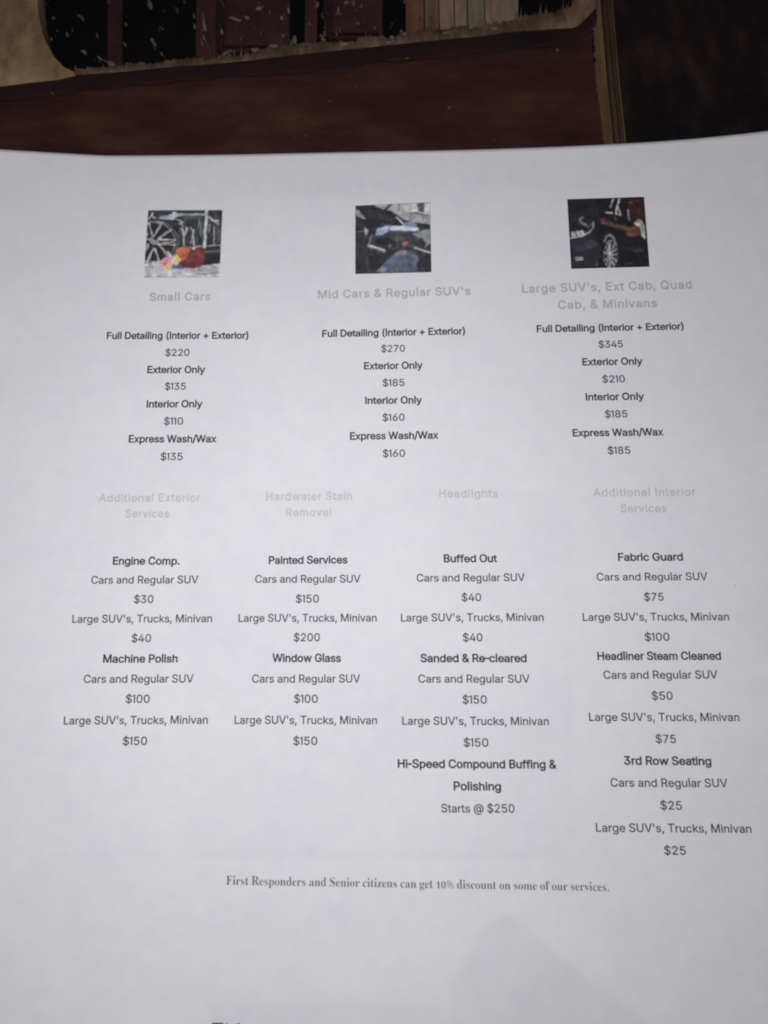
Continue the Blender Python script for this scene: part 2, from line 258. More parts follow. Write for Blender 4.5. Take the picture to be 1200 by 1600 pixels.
SERIF = {
 '%': (558, '131,185 89,195 58,225 39,273 33,336 39,400 56,447 87,476 131,486 175,476 206,447 225,400 232,336 226,273 207,225 176,195 / 120,0 386,480 438,480 172,0 / 131,228 154,234 170,255 179,289 183,336 179,384 170,418 154,438 131,445 109,438 94,417 85,384 82,336 85,289 94,255 109,235 / 424,-7 382,3 352,33 333,81 326,144 332,208 350,255 380,284 424,294 468,284 499,255 519,208 525,144 519,81 501,33 469,3 / 424,36 447,42 463,63 473,97 476,144 473,191 463,225 447,245 424,252 402,245 387,225 378,191 375,144 378,97 387,63 402,42'),
 '.': (180, '89,-9 60,1 51,15 48,36 51,57 60,71 89,81 119,71 129,57 132,36 129,15 119,1'),
 'F': (404, '15,0 15,18 45,23 62,34 72,53 74,84 74,375 71,405 62,423 43,433 14,438 14,455 394,455 394,320 377,320 369,357 355,386 336,406 310,420 275,428 230,431 200,430 186,421 182,398 182,247 190,247 229,253 256,270 274,301 284,346 302,346 302,118 285,118 274,168 256,200 229,218 189,224 182,224 182,81 188,43 196,31 210,24 256,18 256,0'),
 'R': (473, '15,0 15,18 45,22 62,32 72,50 74,81 74,379 71,406 62,424 44,434 16,438 16,455 217,455 305,448 367,426 405,388 417,334 411,296 392,265 360,241 315,224 432,50 452,26 480,18 480,0 338,0 202,212 182,212 182,81 185,50 194,32 212,22 242,18 242,0 / 182,234 204,234 249,240 280,258 298,290 304,336 299,378 284,407 259,425 224,431 202,429 190,422 182,386'),
 'S': (390, '43,-11 43,158 62,158 83,94 112,50 149,24 197,15 231,20 257,36 273,60 279,89 265,129 225,160 162,191 112,221 77,252 57,289 50,332 54,370 67,403 88,429 115,449 148,462 185,466 229,461 292,446 300,445 313,450 320,466 339,466 339,319 322,319 310,354 294,385 272,410 248,429 222,441 194,445 163,440 140,426 125,406 120,380 124,356 137,336 189,303 253,273 317,233 337,211 350,188 359,133 354,93 339,58 314,29 281,8 240,-6 192,-10 158,-8 85,12 69,7 61,-11'),
 'T': (423, '92,0 92,18 123,21 142,31 152,50 156,81 156,433 149,433 102,426 65,403 41,367 29,318 11,318 11,455 410,455 410,317 394,317 381,368 357,404 319,426 269,433 263,433 263,81 267,49 276,30 296,21 328,18 328,0'),
 'a': (344, '254,-10 232,-7 216,1 205,15 200,35 151,2 95,-9 64,-4 40,11 25,34 20,63 31,104 64,136 119,164 199,190 199,241 196,266 187,282 171,292 148,296 115,290 104,274 114,256 123,231 120,215 110,202 95,193 77,191 59,194 45,203 36,218 33,236 37,259 49,278 69,295 95,308 126,316 162,318 223,312 263,292 285,259 293,210 293,62 295,40 304,34 320,42 329,28 294,-1 / 151,34 174,41 199,63 199,169 164,157 138,139 123,114 118,84 126,46'),
 'c': (293, '156,-10 119,-5 87,11 59,35 38,68 24,106 20,150 25,196 40,237 64,271 96,297 133,313 175,319 218,314 250,298 271,274 277,245 275,228 266,215 253,207 236,204 219,207 206,216 199,230 196,250 197,271 190,290 169,297 144,290 126,269 116,235 112,187 118,123 137,76 166,48 204,38 239,47 271,72 285,60 258,30 227,8 193,-6'),
 'd': (370, '140,-10 107,-5 78,10 53,35 35,66 23,104 20,147 24,196 36,237 55,272 81,297 112,313 146,318 189,309 223,280 223,401 220,419 212,430 176,439 176,455 319,455 319,75 325,41 335,32 353,28 353,11 294,6 223,-10 223,39 188,2 / 171,28 187,31 202,41 215,57 223,76 223,242 217,257 206,270 174,281 147,273 130,250 121,210 118,153 120,98 130,58 146,36'),
 'e': (301, '154,-10 117,-5 85,10 58,35 37,68 24,109 20,157 24,201 38,240 59,273 87,298 120,313 157,318 209,309 249,280 274,234 283,173 283,166 117,166 123,112 138,73 164,50 200,42 237,53 270,86 285,72 258,36 228,11 193,-5 / 116,192 202,192 202,215 193,277 181,292 161,297 142,291 127,273 119,244 116,204'),
 'f': (214, '15,0 15,16 40,22 50,35 52,73 52,277 16,277 16,310 52,310 52,353 60,400 85,436 123,457 174,465 212,460 240,446 257,425 263,400 260,381 252,367 239,358 224,355 195,365 187,376 185,391 193,420 196,426 197,432 193,441 180,443 163,440 154,430 148,390 148,310 204,310 204,277 148,277 148,65 150,40 158,26 173,18 200,16 200,0'),
 'g': (327, '146,-140 89,-136 48,-122 22,-100 14,-74 28,-46 68,-26 35,-1 24,30 28,54 42,74 67,92 102,110 67,128 42,150 27,179 22,212 27,242 40,268 60,289 88,305 120,315 157,318 196,315 233,304 317,304 317,268 268,268 286,237 292,204 288,176 276,151 258,131 234,116 205,106 172,103 142,104 112,94 104,84 101,71 111,55 141,49 175,49 259,40 285,29 303,13 312,-9 316,-37 305,-80 272,-113 219,-134 / 157,124 178,130 190,146 197,173 200,211 197,249 190,276 178,292 157,297 137,292 124,276 117,249 114,211 117,173 124,146 137,130 / 160,-116 205,-113 238,-104 257,-88 263,-66 260,-51 249,-41 205,-34 97,-34 79,-52 73,-72 79,-89 95,-103 122,-113'),
 'h': (381, '18,0 18,16 45,26 52,56 52,399 46,429 36,437 19,440 19,455 148,455 148,267 190,305 243,318 281,312 309,292 325,258 330,212 330,56 337,26 347,19 363,16 363,0 202,0 202,16 207,16 228,26 235,56 235,217 229,258 219,268 203,271 173,262 148,235 148,56 154,26 164,19 180,16 180,0'),
 'i': (198, '101,362 81,366 65,376 54,393 50,412 54,432 65,449 81,460 101,463 120,460 137,449 148,432 151,412 147,393 136,376 120,366 / 18,0 18,16 45,26 52,56 52,252 47,285 20,294 21,310 148,310 148,56 154,26 180,16 180,0'),
 'l': (199, '18,0 18,16 45,26 52,56 52,398 47,429 38,436 20,439 20,455 148,455 148,56 154,26 180,16 180,0'),
 'm': (554, '18,0 18,16 45,26 52,56 52,253 46,284 36,291 19,294 19,310 146,310 146,265 188,305 237,318 268,315 292,304 310,286 320,261 364,304 418,318 455,312 482,292 498,258 504,212 504,56 510,26 520,19 536,16 536,0 377,0 377,16 393,19 403,26 410,56 410,217 404,258 394,268 377,271 349,263 324,237 324,56 331,26 340,19 356,16 356,0 200,0 200,16 215,19 225,26 232,56 232,217 226,258 216,268 200,271 170,262 146,235 146,56 152,26 162,19 177,16 177,0'),
 'n': (381, '18,0 18,16 45,26 52,56 52,253 46,284 36,291 19,294 19,310 148,310 148,267 190,306 243,318 281,312 309,292 325,258 330,212 330,56 337,26 347,19 363,16 363,0 202,0 202,16 207,16 228,26 235,56 235,217 229,258 219,268 203,271 173,262 148,235 148,56 154,26 164,19 180,16 180,0'),
 'o': (336, '169,-10 127,-5 90,11 60,37 38,70 24,110 19,154 24,199 38,239 60,272 90,297 127,313 168,318 209,313 245,298 275,273 298,240 312,200 317,154 312,108 298,68 275,36 246,11 210,-5 / 169,11 193,18 209,39 217,81 220,154 217,227 208,271 192,292 169,299 144,292 128,271 120,227 117,154 120,82 128,39 144,18'),
 'p': (371, '18,-139 18,-124 40,-117 50,-101 52,-64 52,243 46,283 20,295 20,310 143,310 143,263 160,287 180,305 204,315 230,319 264,314 293,298 317,274 335,241 346,203 350,160 346,113 334,72 316,38 291,12 261,-5 227,-10 183,0 148,32 148,-58 152,-99 167,-118 197,-123 197,-139 / 195,28 222,36 239,59 249,99 252,154 250,208 241,248 225,270 199,278 171,267 148,235 148,68 167,38'),
 'r': (287, '18,0 18,16 45,26 52,56 52,252 46,285 20,294 21,310 146,310 146,252 165,280 187,301 210,314 233,318 258,315 275,304 286,287 290,266 287,248 278,234 265,225 248,222 222,231 207,250 189,260 175,255 162,241 152,220 149,192 149,56 152,37 159,25 197,16 197,0'),
 's': (288, '151,-10 122,-6 87,6 73,9 60,4 51,-9 36,-9 36,105 53,105 66,68 87,39 112,21 140,15 162,18 179,26 189,40 192,58 183,84 156,105 107,130 76,148 54,169 41,193 37,220 44,259 65,291 98,312 141,319 166,316 206,306 213,305 223,308 230,319 244,319 244,222 228,222 215,254 196,277 174,291 149,296 130,294 116,286 108,274 105,259 115,232 146,212 191,189 221,171 241,151 253,127 257,95 250,51 228,18 194,-3'),
 't': (228, '124,-9 89,-4 66,10 53,36 48,71 48,279 20,279 20,300 88,369 129,424 144,424 144,310 208,310 208,279 144,279 144,82 149,51 157,43 168,40 189,49 206,74 222,66 205,33 182,9 155,-5'),
 'u': (375, '131,-10 91,-3 65,17 51,51 46,97 46,248 39,282 29,291 11,294 11,310 142,310 142,74 151,46 162,38 177,36 205,43 228,66 228,248 221,283 209,291 189,294 189,310 324,310 324,70 331,39 360,30 360,13 300,7 228,-10 228,40 209,19 186,3 160,-7'),
 'v': (306, '142,-10 38,248 22,281 12,290 -3,294 -3,310 164,310 164,294 156,294 136,290 129,276 130,268 185,122 236,252 241,272 232,289 204,294 204,310 305,310 305,295 289,289 278,279 260,243 160,-10'),
 'z': (293, '13,0 13,14 168,287 128,287 96,283 72,272 55,250 44,216 26,216 32,310 275,310 275,291 126,25 152,25 194,30 223,44 244,69 260,108 276,108 268,0'),
 '0': (375, '188,-7 133,1 91,24 60,61 39,111 27,171 23,241 27,311 39,371 60,420 91,456 133,479 189,486 242,479 283,456 314,420 336,370 348,310 353,240 348,171 336,110 314,61 283,24 241,1 / 188,37 219,50 237,91 246,155 248,240 246,326 237,390 219,429 189,443 157,429 139,390 130,326 127,240 130,155 139,91 157,50'),
 '1': (375, '65,0 65,36 120,36 135,38 146,45 154,79 154,416 108,365 87,351 67,346 52,349 40,359 31,375 28,396 74,412 132,447 179,482 254,482 254,79 261,47 271,38 288,36 342,36 342,0'),
}

def read_font(src):
    out = {}
    for ch, (adv, s) in src.items():
        cs = [[tuple(map(float, p.split(','))) for p in c.split()] for c in s.split(' / ')]
        out[ch] = (adv, cs)
    return out
SANS, SERIF = read_font(SANS), read_font(SERIF)
for ch in '10%':                                     # old-style figures stand only as high as an x
    a, cs = SERIF[ch]
    k = 0.72 if ch != '%' else 0.86
    SERIF[ch] = (a * 0.86, [[(x * 0.86, y * k) for x, y in c] for c in cs])

def area(c):
    return 0.5 * sum(c[i - 1][0] * c[i][1] - c[i][0] * c[i - 1][1] for i in range(len(c)))

def winding(p, polys):
    w = 0
    for c in polys:
        for i in range(len(c)):
            (x1, y1), (x2, y2) = c[i - 1], c[i]
            if (y1 > p[1]) != (y2 > p[1]) and p[0] < (x2 - x1) * (p[1] - y1) / (y2 - y1) + x1:
                w += 1 if y2 > y1 else -1
    return w

def grow(c, d):
    """move every edge of a contour outwards (of the ink) by d"""
    out = []
    n = len(c)
    for i in range(n):
        a, b, e = c[i - 1], c[i], c[(i + 1) % n]
        u = (b[0] - a[0], b[1] - a[1]); w = (e[0] - b[0], e[1] - b[1])
        lu = math.hypot(*u) or 1; lw = math.hypot(*w) or 1
        n1 = (u[1] / lu, -u[0] / lu); n2 = (w[1] / lw, -w[0] / lw)
        m = (n1[0] + n2[0], n1[1] + n2[1]); q = max(0.35, (m[0] * m[0] + m[1] * m[1]) / 2)
        out.append((b[0] + m[0] / q * d, b[1] + m[1] / q * d))
    return out

_tess = {}
def glyph(font, key, ch, weight):
    k = (key, ch, weight)
    if k in _tess:
        return _tess[k]
    adv, cs = font[ch]
    big = max(cs, key=lambda c: abs(area(c)))
    sgn = 1 if area(big) > 0 else -1
    cs = [c if sgn > 0 else c[::-1] for c in cs]     # outer contours turn left, holes turn right
    outer = [c for c in cs if area(c) > 0]
    polys = [grow(c, weight) for c in cs]
    vs, es = [], []
    for c in polys:
        n0 = len(vs)
        vs += [Vector(p) for p in c]
        es += [(n0 + i, n0 + (i + 1) % len(c)) for i in range(len(c))]
    cv, ce, cf = delaunay_2d_cdt(vs, es, [], 0, 0.01)[:3]
    tris = []
    for f in cf:
        p = [tuple(cv[i]) for i in f]
        if abs(area(p)) < 0.5:
            continue
        if winding((sum(q[0] for q in p) / 3, sum(q[1] for q in p) / 3), polys):
            tris.append((0, p if area(p) > 0 else p[::-1]))
    _tess[k] = (adv, tris, min(p[0] for c in outer for p in c), max(p[0] for c in outer for p in c))
    return _tess[k]

def text_mesh(lines, style):
    """triangles of printed text lines; each line = (string, left px, baseline px, right px, baseline px, cap height px)"""
    font, key, weight, track, cap, low = style
    xh = 379 if key == 'sans' else 312
    top = cap * (1.03 if key == 'sans' else 1.04)
    asc = 555 if key == 'sans' else 470
    verts, faces = [], []
    for s, xl, yl, xr, yr, ch_px in lines:
        pen, first, last, placed = 0.0, None, 0.0, []
        for ch in s:
            if ch == ' ':
                pen += (190 if key == 'sans' else 170) + track
                continue
            adv, tris, x0, x1 = glyph(font, key, ch, weight)
            if first is None:
                first = pen + x0
            placed.append((pen, ch, tris))
            last = pen + x1
            pen += adv + track
        kx = 1.0 / (last - first)
        dx, dy = xr - xl, yr - yl
        for pen, ch, tris in placed:
            for layer, tri in tris:
                ids = []
                for gx, gy in tri:
                    if low and ch.islower():          # a lower x-height, ascenders level with the capitals
                        if gy > xh: gy = xh * low + (gy - xh) * ((top - xh * low) / (asc - xh))
                        elif gy > 0: gy *= low
                    t = (pen + gx - first) * kx
                    h = gy / cap * ch_px
                    X = xl + dx * t
                    Y = yl + dy * t
                    lean = -(X - 530) * 0.00016
                    p = on_paper(X + h * lean, Y - h, 0.00006 + layer * 0.000004)
                    ids.append(len(verts)); verts.append(p)
                faces.append(ids)
    return verts, faces

# ------------------------------------------------------------------ materials
def paper_material():
    m, nt, b = material('white_office_paper')
    a = node(nt, 'ShaderNodeVertexColor', layer_name='show_through')
    mott = noise(nt, 260, 5, 0.65)
    big = noise(nt, 34, 3, 0.5, seed=4)
    c1 = ramp(nt, mott.outputs['Fac'], [(0.25, (0.735, 0.730, 0.748)), (0.75, (0.785, 0.782, 0.795))])
    c2 = ramp(nt, big.outputs['Fac'], [(0.35, (0.975, 0.97, 0.99)), (0.65, (1, 1, 1))])
    c = mix(nt, 'MULTIPLY', 1.0, c1.outputs['Color'], c2.outputs['Color'])
    hue = noise(nt, 130, 3, 0.6, seed=9)
    c3 = ramp(nt, hue.outputs['Fac'], [(0.30, (0.972, 0.975, 1.0)), (0.5, (0.99, 0.985, 0.995)), (0.70, (0.998, 0.988, 0.975))])
    c = mix(nt, 'MULTIPLY', 1.0, c, c3.outputs['Color'])
    nt.links.new(mix(nt, 'MULTIPLY', 1.0, c, a.outputs['Color']), b.inputs['Base Color'])
    b.inputs['Roughness'].default_value = 0.85
    b.inputs['Specular IOR Level'].default_value = 0.25
    fib = noise(nt, 1500, 5, 0.7)
    bump(nt, b, fib.outputs['Fac'], 0.25, 0.00006)
    return m

def ink(name, dark, pale, lo, hi, scale=5200):
    """toner whose coverage breaks up a little between dark and pale grains"""
    m, nt, b = material(name)
    n = noise(nt, scale, 3, 0.6)
    c = ramp(nt, n.outputs['Fac'], [(lo, dark), (hi, pale)])
    nt.links.new(c.outputs['Color'], b.inputs['Base Color'])
    b.inputs['Roughness'].default_value = 0.7
    b.inputs['Specular IOR Level'].default_value = 0.3
    return m

def photo_material():
    m, nt, b = material('printed_photograph_ink')
    a = node(nt, 'ShaderNodeVertexColor', layer_name='print')
    n = noise(nt, 2600, 4, 0.7)
    k = ramp(nt, n.outputs['Fac'], [(0.3, (0.80, 0.80, 0.81)), (0.7, (1.06, 1.06, 1.06))])
    nt.links.new(mix(nt, 'MULTIPLY', 1.0, a.outputs['Color'], k.outputs['Color']), b.inputs['Base Color'])
    b.inputs['Roughness'].default_value = 0.6
    b.inputs['Specular IOR Level'].default_value = 0.35
    return m

M_paper = paper_material()
M_bold = ink('black_toner_bold', (0.026, 0.022, 0.025), (0.085, 0.078, 0.085), 0.40, 0.72)
M_text = ink('black_toner', (0.042, 0.038, 0.043), (0.12, 0.11, 0.12), 0.40, 0.72)
M_head = ink('grey_halftone_toner', (0.345, 0.332, 0.345), (0.56, 0.55, 0.56), 0.36, 0.66, 3800)
M_head2 = ink('pale_grey_halftone_toner', (0.45, 0.415, 0.42), (0.67, 0.64, 0.65), 0.36, 0.66, 3800)
M_note = ink('black_toner_serif', (0.085, 0.078, 0.08), (0.20, 0.19, 0.195), 0.40, 0.72)
M_photo = photo_material()

M_varnish = wood('dark_red_brown_varnish', [(0.30, (0.026, 0.0078, 0.0054)), (0.52, (0.049, 0.0158, 0.0104)), (0.74, (0.080, 0.0300, 0.0150))],
                 (0.30, 0.95, 1), 0.06, 0.36, 0.42, 900, 1.0, 0.00016, 0.42)
M_bevel = wood('darkened_maroon_varnish', [(0.3, (0.0150, 0.0042, 0.0040)), (0.7, (0.032, 0.0090, 0.0080))], (0.5, 1.2, 1), 0.1, 0.5, 0.35, 800, 2.0, 0.0001, 0.3)  # varnish darkened so the rounded edge carries its shade in the colour
M_side = wood('hazed_black_varnish', [(0.33, (0.0085, 0.0036, 0.0026)), (0.52, (0.0185, 0.0070, 0.0058)), (0.76, (0.050, 0.0205, 0.0185))],  # the palest stop paints a reflective haze into the colour
              (1.5, 0.6, 1), 0.2, 0.5, 0.3, 500, 5.0, 0.00012, 0.85)
M_tan = wood('bare_tan_wood', [(0.25, (0.13, 0.080, 0.042)), (0.5, (0.29, 0.188, 0.102)), (0.78, (0.42, 0.295, 0.175))],
             (1.6, 0.7, 1), 0.45, 0.85, 0.15, 1100, 3.0, 0.0004, 0.62)
M_fibre = wood('torn_wood_fibre', [(0.3, (0.19, 0.112, 0.066)), (0.55, (0.34, 0.215, 0.130)), (0.75, (0.50, 0.355, 0.245))],
               (3.2, 0.6, 1), 0.1, 0.9, 0.1, 1600, 6.0, 0.0006, 0.72)
M_black = wood('black_lacquer', [(0.35, (0.0020, 0.0019, 0.0021)), (0.75, (0.0052, 0.0045, 0.0046))], (2, 0.6, 1), 0.1, 0.55, 0.15, 600, 8.0, 0.0001, 0.4)
M_maroon = wood('dull_maroon_lacquer', [(0.28, (0.027, 0.0090, 0.0092)), (0.55, (0.050, 0.0170, 0.0175)), (0.78, (0.090, 0.036, 0.036))],
                (2.0, 0.7, 1), 0.1, 0.6, 0.3, 700, 9.0, 0.00015, 0.4)
M_boards = []
for i, (c, k) in enumerate([((0.15, 0.068, 0.042), 0.85), ((0.165, 0.092, 0.060), 0.9), ((0.215, 0.140, 0.098), 0.95),
                            ((0.200, 0.140, 0.098), 0.9), ((0.170, 0.142, 0.110), 0.9), ((0.225, 0.165, 0.125), 1.0)]):
    c = tuple(v * k * 1.5 for v in c)
    M_boards.append(wood('weathered_board_paint', [(0.28, tuple(v * 0.55 for v in c)), (0.55, c), (0.8, tuple(min(1, v * 1.35) for v in c))],
                         (3.4, 0.5, 1), 0.05, 0.85, 0.15, 1300, 11.0 + i, 0.0004, 0.4))
M_strip = wood('brown_layered_edge', [(0.3, (0.034, 0.021, 0.013)), (0.6, (0.078, 0.050, 0.030)), (0.8, (0.125, 0.085, 0.050))],
               (5, 0.35, 1), -0.06, 0.7, 0.2, 1200, 15.0, 0.0003, 0.4)
M_strip2 = wood('tan_layered_edge', [(0.3, (0.085, 0.053, 0.026)), (0.6, (0.165, 0.108, 0.054)), (0.8, (0.25, 0.175, 0.095))],
                (5, 0.35, 1), -0.06, 0.8, 0.15, 1200, 16.0, 0.0003, 0.4)
M_chip = wood('cream_paint_and_fibre', [(0.3, (0.10, 0.074, 0.060)), (0.7, (0.30, 0.235, 0.20))], (1, 1, 1), 0, 0.9, 0.1, 1500, 18.0, 0.0002, 0.75)
M_chip_tan = wood('tan_dent', [(0.3, (0.085, 0.055, 0.03)), (0.7, (0.18, 0.125, 0.07))], (1, 1, 1), 0, 0.9, 0.1, 1500, 19.0, 0.0002, 0.4)
M_gap = material('dark_gap')[0]
M_gap.node_tree.nodes['Principled BSDF'].inputs['Base Color'].default_value = (0.004, 0.0035, 0.0035, 1)
M_gap.node_tree.nodes['Principled BSDF'].inputs['Roughness'].default_value = 0.8

# ------------------------------------------------------------------ the worn wooden top the sheet lies on
rng = random.Random(7)
table = thing('wooden_tabletop', 'worn dark varnished wooden top with chipped edge and flaking paint, under the white sheet', 'table',
              (0, 0.02, -0.02))

def slab(name, outline, z_top, z_bot, mats, bevel=0.0, parent=table, z_list=None):
    """a board with the outline (photo pixels on its top plane) and a real thickness"""
    top = []
    for i, (u, v) in enumerate(outline):
        z = z_list[i] if z_list else z_top
        top.append(px(u, v, z))
    n = len(top)
    a = sum(top[i - 1].x * top[i].y - top[i].x * top[i - 1].y for i in range(n))
    if a < 0:
        top = top[::-1]
    bot = [Vector((p.x, p.y, z_bot)) for p in top]
    faces = [list(t) for t in tessellate_polygon([[Vector((p.x, p.y, 0)) for p in top]])]
    fixed = []
    for t in faces:
        p, q, r = (top[j] for j in t)
        if (q.x - p.x) * (r.y - p.y) - (q.y - p.y) * (r.x - p.x) < 0:
            t = t[::-1]
        fixed.append(t)
    for i in range(n):
        j = (i + 1) % n
        fixed.append([i, i + n, j + n, j])
    return link(name, top + bot, fixed, mats, parent)

def interp(pts, x):
    for (x0, y0), (x1, y1) in zip(pts, pts[1:]):
        if x0 <= x <= x1:
            return y0 + (y1 - y0) * (x - x0) / (x1 - x0)
    return pts[0][1] if x < pts[0][0] else pts[-1][1]

EDGE_LOW = [(-260, 166), (0, 134), (53, 127), (88, 124), (117, 117), (187, 113), (267, 105), (320, 101), (392, 95), (451, 87), (520, 80),
            (599, 72), (660, 65), (751, 56), (793, 51), (847, 47), (900, 43), (916, 28), (931, 12), (936, 0), (950, -40), (985, -160), (1020, -300)]
EDGE_UP = [(97, 103), (112, 109), (133, 106), (171, 101), (197, 100), (267, 93), (320, 89), (352, 82), (373, 87), (408, 74), (440, 69), (472, 67),
           (512, 64), (547, 63), (587, 57), (607, 57), (636, 53), (665, 47), (689, 43), (732, 40), (761, 37), (807, 29), (831, 25), (860, 21), (895, 9)]
BEVEL = [(-260, 188), (0, 158), (117, 146), (240, 132), (330, 124), (450, 116), (540, 106), (600, 98), (700, 90), (800, 80), (880, 70), (925, 52),
         (940, 20), (944, 0), (958, -40), (992, -160), (1028, -300)]

# black backing board added under everything to stop light leaking through
slab('added_backing_board', [(-700, -420), (1900, -420), (1900, 2400), (-700, 2400)], -0.0135, -0.020, M_gap)

# the varnished board under the sheet, up to where its rounded edge begins
rail = [(x, interp(BEVEL, x) - 5) for x, _ in BEVEL if x <= 925]
right_edge = [(x, y) for x, y in [(926, 90), (930, 120), (934, 150), (941, 185), (948, 215), (956, 245), (972, 320), (1010, 500), (1180, 1400), (1330, 2300)]]
slab('varnished_board', rail + right_edge + [(-560, 2300), (-400, 500)], -0.0006, -0.013, M_varnish)
# its worn rounded edge, sloping down to the torn wood
def strip_between(name, up, low, z_up, z_low, mats, n=160, x0=None, x1=None, jitter=0.0, parent=table, rise=None):
    verts, faces = [], []
    for i in range(n + 1):
        t = i / n
        a = at_len(up, t); b = at_len(low, t)
        for k in range(5):
            s = k / 4
            u, v = a[0] + (b[0] - a[0]) * s, a[1] + (b[1] - a[1]) * s
            z = z_up + (z_low - z_up) * (s ** 1.6)
            if 0 < k < 4 and jitter:
                z += rng.uniform(-jitter, jitter)
            verts.append(px(u, v, z))
    for i in range(n):
        for k in range(4):
            q = i * 5 + k
            faces.append([q, q + 5, q + 6, q + 1])
    o = link(name, verts, faces, mats, parent, True)
    return o
def at_len(pts, t):
    L = [math.dist(p, q) for p, q in zip(pts, pts[1:])]
    d = t * sum(L)
    for (p, q), l in zip(zip(pts, pts[1:]), L):
        if d <= l or (p, q) == (pts[-2], pts[-1]):
            f = min(1, d / l)
            return (p[0] + (q[0] - p[0]) * f, p[1] + (q[1] - p[1]) * f)
        d -= l
def dense(pts, step=6.0):
    out = []
    for (x0, y0), (x1, y1) in zip(pts, pts[1:]):
        n = max(1, int(math.dist((x0, y0), (x1, y1)) / step))
        out += [(x0 + (x1 - x0) * k / n, y0 + (y1 - y0) * k / n) for k in range(n)]
    return out + [pts[-1]]
low_main = [p for p in EDGE_LOW if p[0] <= 936]
bev_main = [p for p in BEVEL if p[0] <= 944]
strip_between('rounded_edge', [(x, y + 1.6 * math.sin(x * 0.031) + 1.2 * math.sin(x * 0.083)) for x, y in dense(bev_main)], [(x, y + rng.uniform(-0.7, 0.7)) for x, y in low_main], -0.00045, -0.0026, M_bevel)
# the corner piece that turns up beside the layered edge
slab('corner_block', [(926, 53), (941, 20), (945, 0), (960, -60), (1000, -330), (1040, -330), (972, -60), (944, 0), (938, 60), (929, 100)], -0.0012, -0.013, M_bevel)

# torn bare wood along the edge: ragged fibres of uneven length
def ragged(name, low, up, x0, x1, z, mats, tuft, step=1.6, parent=table, extra=None):
    n = int((x1 - x0) / step)
    verts, faces = [], []
    run = 0.0
    for i in range(n + 1):
        x = x0 + (x1 - x0) * i / n
        run = run * 0.86 + rng.gauss(0, 1) * 0.7
        hi = interp(up, x) + 2.0 - abs(rng.gauss(0, 1)) * tuft * 0.28 + run * tuft * 0.5
        if rng.random() < 0.045:
            hi -= rng.uniform(2, 7)
        lo = interp(low, x) + 1.5 + rng.gauss(0, 0.4) + 1.3 * math.sin(x * 0.06) + 0.9 * math.sin(x * 0.19)
        hi = min(hi, lo - 3)
        for k in range(5):
            s = k / 4
            zz = z + (-0.0030 * (1 - s) ** 1.5) + rng.uniform(-0.00022, 0.00022)
            verts.append(px(x + (1 - s) * rng.gauss(0, 0.5), hi + (lo - hi) * s, zz))
    for i in range(n):
        for k in range(4):
            q = i * 5 + k
            faces.append([q, q + 1, q + 6, q + 5])
    k = len(verts)
    verts += extra[0]
    faces += [[q + k for q in f] for f in extra[1]]
    return link(name, verts, faces, mats, parent, False)
# splintered ends of the boards that hang in front of the last black gap
vs, fs = [], []
for i in range(250):
    x = rng.uniform(800, 898) if i < 46 else rng.uniform(135, 800)
    y = interp(EDGE_UP, x) + 3
    h = rng.uniform(3, 11) if rng.random() < 0.6 else rng.uniform(9, 22)
    w = rng.uniform(0.5, 1.5)
    if i >= 46:
        if math.sin(x * 0.09) + math.sin(x * 0.037 + 1) < rng.uniform(0.2, 1.9):
            continue
        h *= 0.45 if rng.random() < 0.85 else 0.9
    k = len(vs)
    z = -0.0052
    vs += [px(x - w, y, z), px(x + w, y, z), px(x + w * 0.2 + rng.uniform(-1, 1), y - h, z - 0.001), px(x, y, z - 0.0006)]
    fs += [[k, k + 1, k + 2], [k, k + 2, k + 3], [k + 1, k + 3, k + 2]]
ragged('torn_wood_edge', EDGE_LOW, EDGE_UP, 98, 903, -0.0030, M_fibre, 3.0, extra=(vs, fs))
# the corner of bare wood at the right end of that edge
slab('bare_wood_corner', [(890, 46), (901, 44), (917, 30), (932, 13), (938, -2), (952, -42), (987, -160), (1022, -300), (940, -300), (910, -120), (899, -10), (893, 10),
                          (880, 16)], -0.0029, -0.013, M_fibre)
# the big bare patch at the left, its border curving away from the lacquer
arch = [(57, -40), (58, 0), (60, 21), (64, 40), (69, 59), (75, 72), (83, 86), (92, 97), (103, 107), (115, 112)]
patch = [(-300, -330), (62, -330), (58, -120)] + arch + [(118, 118), (88, 125.5), (53, 128.5), (0, 135.5), (-260, 168), (-300, 170)]
slab('bare_wood_patch', patch, -0.0024, -0.013, M_tan)

# lacquered panels, stiles and boards beyond the edge
ZP = -0.0085
def upright(name, x0, x1, lean0, lean1, ylow, z, mats, parent=table, bottom=None):
    """a vertical member seen from x0 to x1 at its foot; leans follow the photograph's verticals"""
    out = [(x0, ylow), (x0 - lean0 * (ylow + 330), -330), (x1 - lean1 * (ylow + 330), -330), (x1, ylow)]
    return slab(name, out, z, -0.0134, mats, parent=parent)
upright('lacquered_panel', 40, 152, 0.02, 0.02, 118, ZP, M_black)
upright('lacquered_stile', 150, 168, 0.01, 0.01, 112, ZP + 0.0010, M_black)
upright('lacquered_stile', 168, 191, 0.0, 0.0, 110, ZP + 0.0016, M_maroon)
upright('lacquered_panel', 191, 307, 0.0, 0.0, 108, ZP, M_black)
upright('lacquered_rail', 191, 307, 0.0, 0.0, 108, ZP + 0.0006, M_black) if False else None
upright('lacquered_stile', 306, 337, -0.01, -0.01, 104, ZP + 0.0018, M_maroon)
